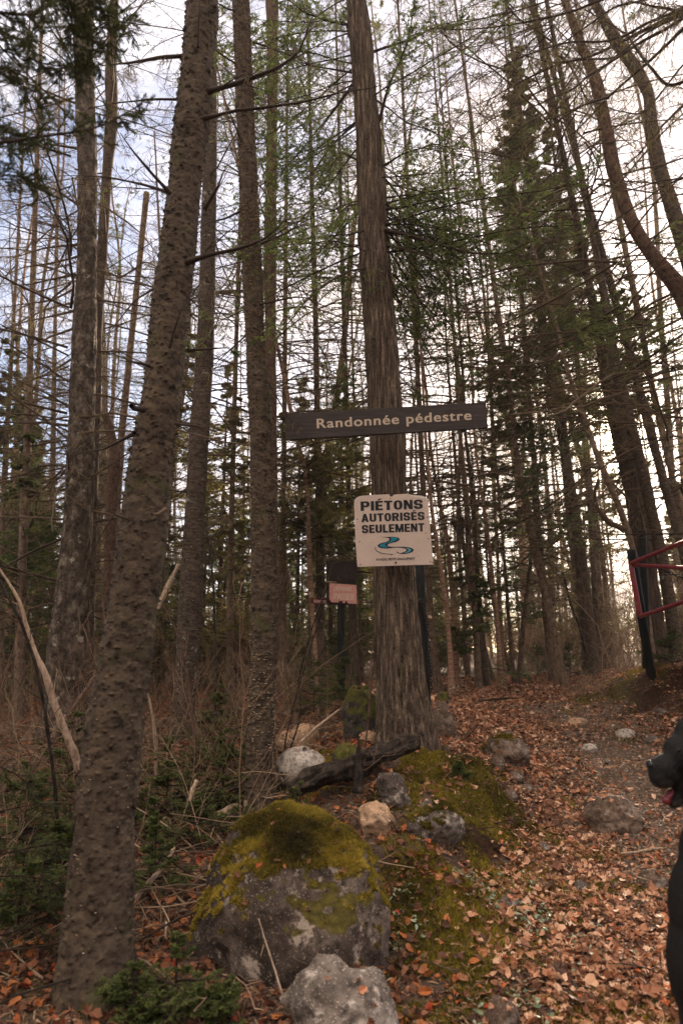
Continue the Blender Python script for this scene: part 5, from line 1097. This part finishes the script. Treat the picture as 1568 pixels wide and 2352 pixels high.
poly_plate('river_emblem',chaikin([(955,930),(1020,938),(1058,958),(1050,982),(1010,1003),(930,1018),(1000,985),(1008,960),(985,942)]),YP-.0024,.001,M['teal2'],PL,pb,cf)
poly_plate('river_emblem',chaikin([(826,992),(850,992),(870,1003),(860,1012),(838,1008)]),YP-.0012,.001,M['navy'],PL,pb,cf)
poly_plate('river_emblem',[(515,905),(504,940),(528,985),(600,1020),(700,1030),(745,1032),(735,1047),(790,1029),(745,1026),(700,1024),(604,1011),(536,978),(514,940)],YP-.0012,.001,M['navy'],PL,pb,cf)
poly_plate('worn_edge',[(196,240),(204,205),(240,172),(300,150),(360,142),(300,162),(260,178),(235,196),(222,215)],YP-.0008,.001,M['chip'],PL,pb,cf)
poly_plate('worn_edge',[(1040,138),(1120,140),(1200,148),(1270,165),(1300,200),(1260,182),(1230,190),(1170,170),(1130,176),(1090,158),(1060,160)],YP-.0008,.001,M['chip'],PL,pb,cf)
for (x,y) in [(238,500),(274,842),(288,1190),(1293,472),(1312,798),(1341,1143),(1374,1158),(736,186)]: disc_at('screw_hole',x,y,9,YP-.001,M['nail'],PL,pb,cf)
o=disc_at('bolt',820,1158,16,YP-.004,M['nail'],PL,pb,cf)
# old sign on a post
M['post']=plain('black_green_painted_steel',(.008,.010,.011),.6,.4,12,.15)
M['redpaint']=plain('worn_dark_red_paint',(.10,.016,.018),.6,.35,14)
m,nt=newmat('rusted_red_sign'); v=coords(nt); n=noise(nt,v,14,5,.7); n2=noise(nt,v,60,4,.7)
col=mixc(nt,ramp(nt,n,[(.60,(0,0,0)),(.68,(1,1,1))]),(.014,.008,.007),(.18,.010,.012)); col=mixc(nt,ramp(nt,n2,[(.68,(0,0,0)),(.72,(1,1,1))]),col,(.5,.35,.3)); out(nt,principled(nt,col,.7)); M['rustsign']=m
M['darkboard']=plain('dark_backing_board',(.018,.012,.012),.8,.4,8)
M['pink']=plain('faded_pink_paint',(.62,.30,.26),.6,.22,3); M['faded']=plain('faded_letter',(.72,.52,.43),.6,.12,8)
def prism(name,p0,p1,r,mat,parent,base,sides=4,rot=None,r1=None,ca=None):
    p0=np.array(p0);p1=np.array(p1); a=Acc(); C=np.stack([p0,(p0+p1)/2,p1]); tubes(a,C,np.array([r,((r1 or r)+r)/2,r1 or r]),sides,.5)
    V=a.V[0]; F=[list(f) for f in a.F4[0]]+[list(range(sides))[::-1],[2*sides+k for k in range(sides)]]
    me=bpy.data.meshes.new(name); me.from_pydata((V-base).tolist(),[],F); me.update()
    if sides>8:
        for p_ in me.polygons: p_.use_smooth=len(p_.vertices)==4
    o=link(name,me,mat,parent=parent); bv=o.modifiers.new('b','BEVEL'); bv.width=r*.12; bv.segments=2; bv.limit_method='ANGLE'; return o
YS=7.5; sb=P(784,1605,YS); sb[2]=float(H(sb[0],sb[1]))
SG=thing('warning_sign','rusted sign on a black post with a faded pink panel reading Défense de passer','sign',tuple(sb))
prism('post',[sb[0],YS+.06,sb[2]-.1],P(783,1310,YS+.06),.042,M['post'],SG,sb,4)
cs=lambda a:(690+a[0]*.1,1267+a[1]*.1)
poly_plate('backing_board',[(592,195),(1290,248),(1290,640),(1292,1200),(1270,1225),(600,1190),(590,700)],YS,.03,M['darkboard'],SG,sb,cs)
poly_plate('rusted_panel',[(645,225),(1255,268),(1258,610),(1180,650),(860,650),(650,640)],YS-.006,.004,M['rustsign'],SG,sb,cs)
poly_plate('pink_panel',[(662,722),(1280,768),(1290,1198),(1090,1192),(1060,1135),(1035,1135),(1015,1180),(970,1178),(965,1135),(880,1132),(872,1168),(710,1160),(660,1090)],YS-.006,.004,M['pink'],SG,sb,cs)
poly_plate('trim',[(592,672),(830,688),(828,716),(592,704)],YS-.005,.004,M['wood'],SG,sb,cs)
put_text('lettering','DÉFENSE',[(765,895),(1170,905),(768,797),(1175,815)],YS-.010,.003,M['faded'],SG,sb,.04,1.,cs)
put_text('lettering','DE',[(700,1085),(765,1090),(702,1035),(767,1040)],YS-.010,.003,M['faded'],SG,sb,.02,1.,cs)
put_text('lettering','PASSER',[(775,1092),(1235,1120),(775,955),(1235,975)],YS-.010,.003,M['faded'],SG,sb,.04,1.,cs)
TB=P(740,1380,YS+.1); ST=thing('trail_sign','small dark red board reading Sentier, half hidden behind the rusted sign','sign',tuple(TB))
poly_plate('board',[(232,1050),(640,1085),(1000,1116),(1000,1240),(650,1220),(235,1190)],YS+.115,.02,M['redpaint'],ST,TB,cs)
put_text('lettering','SENTIER',[(303,1165),(655,1195),(303,1102),(655,1130)],YS+.108,.004,M['faded'],ST,TB,.02,1.1,cs)

# ------------------------------------------------------------------ chains, posts, gate
def chain_mesh(C,link_len,r,base,name,parent,mat):
    s=np.concatenate([[0],np.cumsum(np.linalg.norm(np.diff(C,axis=0),axis=1))]); n=int(s[-1]/(link_len*.72)); t=(np.arange(n)+.5)/n*s[-1]
    c_=np.stack([np.interp(t,s,C[:,i]) for i in range(3)],-1); T=nrm(np.gradient(c_,axis=0)); a=Acc()
    for k in range(n):
        A=nrm(np.cross(T[k],[0.3,1,.1])); B=np.cross(T[k],A)
        if k%2: A,B=B,A
        th=np.linspace(0,2*math.pi,13); ring=c_[k]+np.cos(th)[:,None]*T[k]*link_len*.5+np.sin(th)[:,None]*A*link_len*.3
        tubes(a,ring,np.full(13,r),5,.5)
    return link(name,a.me(name,off=base),mat,parent=parent)
M['iron']=plain('rusty_dark_chain',(.022,.015,.012),.5,.4,40,.4,metal=.5)
bp=P(979,1595,5.95); bp[2]=float(H(bp[0],bp[1])); BP=thing('steel_post','black steel post wrapped with a chain, half hidden by the cedar','post',tuple(bp))
topp=P(958,1180,5.95); prism('post',bp-np.array([0,0,.1]),topp,.040,M['post'],BP,bp,20)
# chain wrap + hanging
cz=P(964,1380,5.95); Cw=[]
for k in range(60):
    a=k/60*2*math.pi*2.6; Cw.append(cz+np.array([math.cos(a)*.052,math.sin(a)*.052,.012*math.sin(k*.9)+.02*(k/60-.5)]))
CH=thing('chain','rusty chain looped round the black post and hanging down its right side','chain',tuple(cz)); chain_mesh(np.array(Cw),.036,.0048,cz,'chain_loop',CH,M['iron'])
chain_mesh(np.array([P(a,b,5.88) for a,b in [(970,1385),(976,1410),(983,1440),(985,1480),(987,1520),(989,1560),(990,1590)]]),.036,.0048,cz,'hanging_chain',CH,M['iron'])
pk=P(988,1417,5.87); poly_plate('padlock',[(983,1412),(992,1415),(991,1421),(982,1418)],5.86,.02,M['palewood'],CH,cz,ident)
# gate
YG=6.6; gb=P(1494,1537,7.0); gb[2]=float(H(gb[0],gb[1]))
ga=P(1448,1262,YG+.12); gbt=P(1495,1540,YG+.35)
GP=thing('gate_post','black steel post tilted left at the free end of the red gate','post',tuple(gb)); prism('post',gb-np.array([0,0,.1]),ga,.044,M['post'],GP,gb,20)
g2=gb+np.array([.02,.16,0]); GP2=thing('gate_post','taller upright black steel post just behind the tilted one','post',tuple(g2)); prism('post',g2-np.array([0,0,.1]),P(1473.5,1219,YG+.45),.042,M['post'],GP2,g2,20)
m,nt=newmat('chipped_red_paint'); v=coords(nt); n=noise(nt,v,10,5,.7); n2=noise(nt,v,70,4,.7)
col=mixc(nt,n,(.16,.018,.026),(.27,.04,.05)); col=mixc(nt,ramp(nt,n2,[(.60,(0,0,0)),(.68,(1,1,1))]),col,(.30,.15,.13)); out(nt,principled(nt,col,.5,n2,.2,.001,.35)); M['gatered']=m
g0=P(1449,1293,YG); GT=thing('gate','red pipe barrier gate swung open at the right edge','gate',tuple(g0))
gA=P(1447,1294,YG); gB=P(1469,1416,YG); gC=P(1568,1245,5.9); gD=P(1568,1302,5.9); gE=P(1568,1382,5.9)
ext=lambda a,b,k:a+(b-a)*k
prism('stile',gA,gB,.024,M['gatered'],GT,g0,16); prism('rail',gA,ext(gA,gC,3.2),.019,M['gatered'],GT,g0,16); prism('rail',gB,ext(gB,gE,3.2),.019,M['gatered'],GT,g0,16); prism('brace',gA+np.array([.03,0,-.015]),ext(gA,gD,3.0),.019,M['gatered'],GT,g0,16)
cg=P(1460,1287,YG+.1); GC=thing('chain','black chain slung from the gate posts under the gate brace','chain',tuple(cg)); chain_mesh(np.array([P(a,b,y) for a,b,y in [(1459,1278,6.85),(1470,1288,6.6),(1490,1297,6.6),(1511,1304,6.5),(1538,1316,6.4),(1568,1328,6.3),(1620,1340,6.2)]]),.045,.006,cg,'links',GC,M['iron'])

# ------------------------------------------------------------------ dog
import bmesh
def dog():
    Y=1.9; k=mpp(1750,Y); o0=P(1560,1760,Y)   # skull centre-ish
    base=np.array([o0[0]+.12,Y,float(H(o0[0]+.12,Y))])
    def w(px,py,dy=0): return P(px+8,py,Y+dy)
    E=[]  # ellipsoids: centre, radii, tilt about y
    def e(px,py,rx,ry,rz,t=0,dy=0): E.append((w(px,py,dy),(rx*k,ry*k,rz*k),t))
    e(1600,1745,62,66,72); e(1560,1735,42,52,48,-.25); e(1520,1764,36,34,31,.18); e(1508,1785,27,29,22,.1); e(1495,1762,17,22,20,0)      # skull, brow, muzzle, flews, nose bridge
    e(1590,1700,45,60,60); e(1545,1830,26,20,13,-.75); e(1565,1800,30,32,40,.2)   # forehead, lower jaw, cheek
    e(1640,1850,75,70,120,-.35); e(1650,1980,90,85,110,-.1); e(1650,2100,112,105,150); e(1635,2230,100,95,150)       # neck and chest
    e(1700,2350,130,120,200); e(1850,2420,190,130,230,-.5); e(1960,2620,180,140,170)     # belly, back, rump
    for s in (-1,1):
        dy=s*.10
        e(1620,2420,42,38,170,0,dy); e(1612,2620,30,28,150,0,dy); e(1600,2760,52,36,24,0,dy); e(1900,2700,150,50,70,0,dy*1.4); e(1790,2775,80,38,24,0,dy*1.4)
    bm=bmesh.new()
    for c_,r_,t_ in E:
        M_=Matrix.Translation(c_)@Matrix.Rotation(t_,4,'Y')@Matrix.Diagonal((*r_,1)); bmesh.ops.create_icosphere(bm,subdivisions=3,radius=1,matrix=M_)
    for v in bm.verts: v.co=v.co-Vector(base)
    me=bpy.data.meshes.new('body'); bm.to_mesh(me); bm.free()
    # ground clearance
    t=thing('dog','black dog with its tongue out, facing left at the right edge','dog',tuple(base))
    m,nt=newmat('black_fur'); v=coords(nt,(1,1,.4)); n=noise(nt,v,160,4,.7); n2=noise(nt,coords(nt),6,3)
    col=mixc(nt,n2,(.003,.003,.0035),(.010,.009,.009)); out(nt,principled(nt,col,.55,n,1.,.008,.25)); M['fur']=m
    b=link('body',me,m,parent=t)
    md=b.modifiers.new('r','REMESH'); md.mode='VOXEL'; md.voxel_size=.0065; md.use_smooth_shade=True
    sm=b.modifiers.new('s','SMOOTH'); sm.iterations=7; sm.factor=.6
    def blob(name,px,py,rx,ry,rz,tl,dy,mat,sub=3):
        bm=bmesh.new(); c_=w(px,py,dy)-base; bmesh.ops.create_icosphere(bm,subdivisions=sub,radius=1,matrix=Matrix.Translation(c_)@Matrix.Rotation(tl,4,'Y')@Matrix.Diagonal((rx*k,ry*k,rz*k,1)))
        me=bpy.data.meshes.new(name); bm.to_mesh(me); bm.free()
        for p_ in me.polygons: p_.use_smooth=True
        return link(name,me,mat,parent=t)
    nose=plain('wet_black_nose',(.008,.008,.009),.4,.2,80,.3); tong=plain('pink_tongue',(.16,.02,.028),.35,.25,30,.5); eye=plain('dark_brown_eye',(.006,.004,.003),.35,.1,5,.3)
    blob('nose',1484,1757,9,14,10,0,0,nose); blob('tongue',1527,1826,17,13,6,-.95,-.0,tong); blob('tongue_tip',1521,1838,10,12,11,0,0,tong)
    blob('eye',1550,1724,5,4,5,0,-.040,eye); blob('eye',1550,1724,5,4,5,0,.040,eye)
    blob('ear',1608,1745,36,9,66,.15,-.07,m,4); blob('ear',1608,1745,36,9,66,.15,.07,m,4)
    # short guard hairs
    rg=np.random.RandomState(2); a=Acc()
    for (c_,r_,t_) in E[:12]:
        n=5200; D=nrm(rg.randn(n,3)); p=D*np.array(r_); ct,st=math.cos(t_),math.sin(t_); p=np.stack([p[:,0]*ct+p[:,2]*st,p[:,1],-p[:,0]*st+p[:,2]*ct],-1)+c_
        ins=np.zeros(n,bool)
        for (c2,r2,t2) in E:
            if c2 is c_: continue
            q_=p-c2; ct,st=math.cos(-t2),math.sin(-t2); q_=np.stack([q_[:,0]*ct+q_[:,2]*st,q_[:,1],-q_[:,0]*st+q_[:,2]*ct],-1)/np.array(r2); ins|=(q_**2).sum(-1)<.9
        p=p[~ins]; D=D[~ins]; n=len(p)
        d=nrm(D*.35+np.array([.5,0,-.7])); L=rg.uniform(.008,.022,n)*(.45 if r_[0]<.05 else 1.2)
        tubes(a,grow(p-D*.004,d,L,3,.1,.1,0,rg),np.ones((n,1))*np.array([[.0009,.0006,.0002]]),3,.3)
    M['coat']=plain('guard_hair',(.028,.024,.023),.5,.4,30,.5); link('coat',a.me('coat',off=base),M['coat'],parent=t,kind='stuff')
dog()

# ------------------------------------------------------------------ air
hx,hy0,hy1,hz0,hz1=70,-30,90,-3.2,19
V=np.array([[x,y,z] for z in (hz0,hz1) for y in (hy0,hy1) for x in (-hx,hx)],float)
hm=mesh_np('haze',V,[[0,2,3,1],[4,5,7,6],[0,1,5,4],[2,6,7,3],[0,4,6,2],[1,3,7,5]],smooth=False)
m,nt=newmat('thin_haze'); pv=nd(nt,'ShaderNodeVolumePrincipled',{'Color':(.95,.86,.76,1),'Density':.002,'Anisotropy':.45}); o_=nt.nodes.new('ShaderNodeOutputMaterial'); nt.links.new(pv.outputs[0],o_.inputs['Volume'])
link('haze',hm,m,kind='stuff')
# ------------------------------------------------------------------ sky, sun, camera
SUN_EL,SUN_AZ=R(17.8),R(23.0)   # azimuth to the right of straight ahead (+Y)
w=bpy.data.worlds.new('World'); sc.world=w; w.use_nodes=True; nt=w.node_tree; nt.nodes.clear()
sky=nd(nt,'ShaderNodeTexSky',sky_type='NISHITA'); sky.sun_disc=False; sky.sun_elevation=SUN_EL; sky.sun_rotation=SUN_AZ; sky.air_density=1.; sky.dust_density=.6; sky.ozone_density=1.5
tc=nd(nt,'ShaderNodeTexCoord'); gen=tc.outputs['Generated']
sep=nd(nt,'ShaderNodeSeparateXYZ',{0:gen})
mp=nd(nt,'ShaderNodeMapping',{'Vector':gen,'Scale':(1.3,1.3,3.4)}); n=noise(nt,mp.outputs[0],1.7,7,.62)
mask=ramp(nt,n,[(.47,(0,0,0)),(.60,(1,1,1))])
n2=noise(nt,mp.outputs[0],4,5,.6)
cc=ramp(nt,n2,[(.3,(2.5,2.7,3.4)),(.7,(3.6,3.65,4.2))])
# cloud overhead and behind the camera, unseen, brightened and warmed as added fill
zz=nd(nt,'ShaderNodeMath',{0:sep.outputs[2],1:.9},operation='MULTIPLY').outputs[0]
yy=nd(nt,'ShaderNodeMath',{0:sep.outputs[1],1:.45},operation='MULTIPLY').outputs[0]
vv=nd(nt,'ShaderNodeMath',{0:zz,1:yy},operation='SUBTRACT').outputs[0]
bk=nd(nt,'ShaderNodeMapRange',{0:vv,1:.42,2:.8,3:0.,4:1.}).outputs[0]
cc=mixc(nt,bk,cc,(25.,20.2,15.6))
# thin cloud lit from behind round the sun
sd=(math.sin(SUN_AZ)*math.cos(SUN_EL),math.cos(SUN_AZ)*math.cos(SUN_EL),math.sin(SUN_EL))
dot=nd(nt,'ShaderNodeVectorMath',{0:gen,1:sd},operation='DOT_PRODUCT').outputs['Value']
gl=nd(nt,'ShaderNodeMath',{0:nd(nt,'ShaderNodeMath',{0:dot,1:0.},operation='MAXIMUM').outputs[0],1:26.},operation='POWER').outputs[0]
gl2=nd(nt,'ShaderNodeMath',{0:nd(nt,'ShaderNodeMath',{0:dot,1:0.},operation='MAXIMUM').outputs[0],1:900.},operation='POWER').outputs[0]
warm=mixc(nt,gl,(0,0,0),(7.,5.0,3.2)); gl3=nd(nt,'ShaderNodeMath',{0:nd(nt,'ShaderNodeMath',{0:dot,1:0.},operation='MAXIMUM').outputs[0],1:5.},operation='POWER').outputs[0]
warm3=mixc(nt,gl3,(0,0,0),(4.0,2.75,1.6))
warm2=mixc(nt,gl2,(0,0,0),(60,48,34))
tl=nd(nt,'ShaderNodeMath',{0:nd(nt,'ShaderNodeMapRange',{0:sep.outputs[1],1:.3,2:-.1,3:0.,4:1.}).outputs[0],1:nd(nt,'ShaderNodeMapRange',{0:sep.outputs[2],1:.50,2:.30,3:0.,4:1.}).outputs[0]},operation='MULTIPLY').outputs[0]
skyb=mixc(nt,1.,sky.outputs[0],(.78,.80,.86),'MULTIPLY')
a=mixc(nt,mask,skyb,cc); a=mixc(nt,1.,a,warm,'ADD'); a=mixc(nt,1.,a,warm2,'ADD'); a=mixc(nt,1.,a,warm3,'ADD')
for nn_ in nt.nodes:
    if nn_.bl_idname=='ShaderNodeMix': nn_.clamp_result=False
a=mixc(nt,tl,a,(1.1,.82,.58))   # the wood behind the camera closes off the low sky
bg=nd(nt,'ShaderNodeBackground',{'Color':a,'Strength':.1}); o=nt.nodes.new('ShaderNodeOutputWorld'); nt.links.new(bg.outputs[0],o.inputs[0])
L=bpy.data.lights.new('sun','SUN'); L.energy=5.0; L.angle=R(1.0); L.color=(1.,.80,.60); lo=bpy.data.objects.new('sun',L); COL.objects.link(lo)
lo.rotation_euler=Vector(sd).to_track_quat('Z','Y').to_euler()
cam=bpy.data.cameras.new('camera'); co=bpy.data.objects.new('camera',cam); COL.objects.link(co); sc.camera=co
co.location=(0,0,0); co.rotation_euler=(R(90)+PITCH,0,0); cam.sensor_fit='VERTICAL'; cam.sensor_height=36; cam.sensor_width=24; cam.lens=36*FP/PH
cam.clip_start=.05; cam.clip_end=2000; cam.dof.use_dof=True; cam.dof.focus_distance=4.7; cam.dof.aperture_fstop=2.8
sc.view_settings.view_transform='Standard'; sc.view_settings.look='None'; sc.view_settings.exposure=1.72; sc.view_settings.gamma=1
sc.cycles.max_bounces=5; sc.cycles.diffuse_bounces=3; sc.cycles.transmission_bounces=3; sc.cycles.use_denoising=True
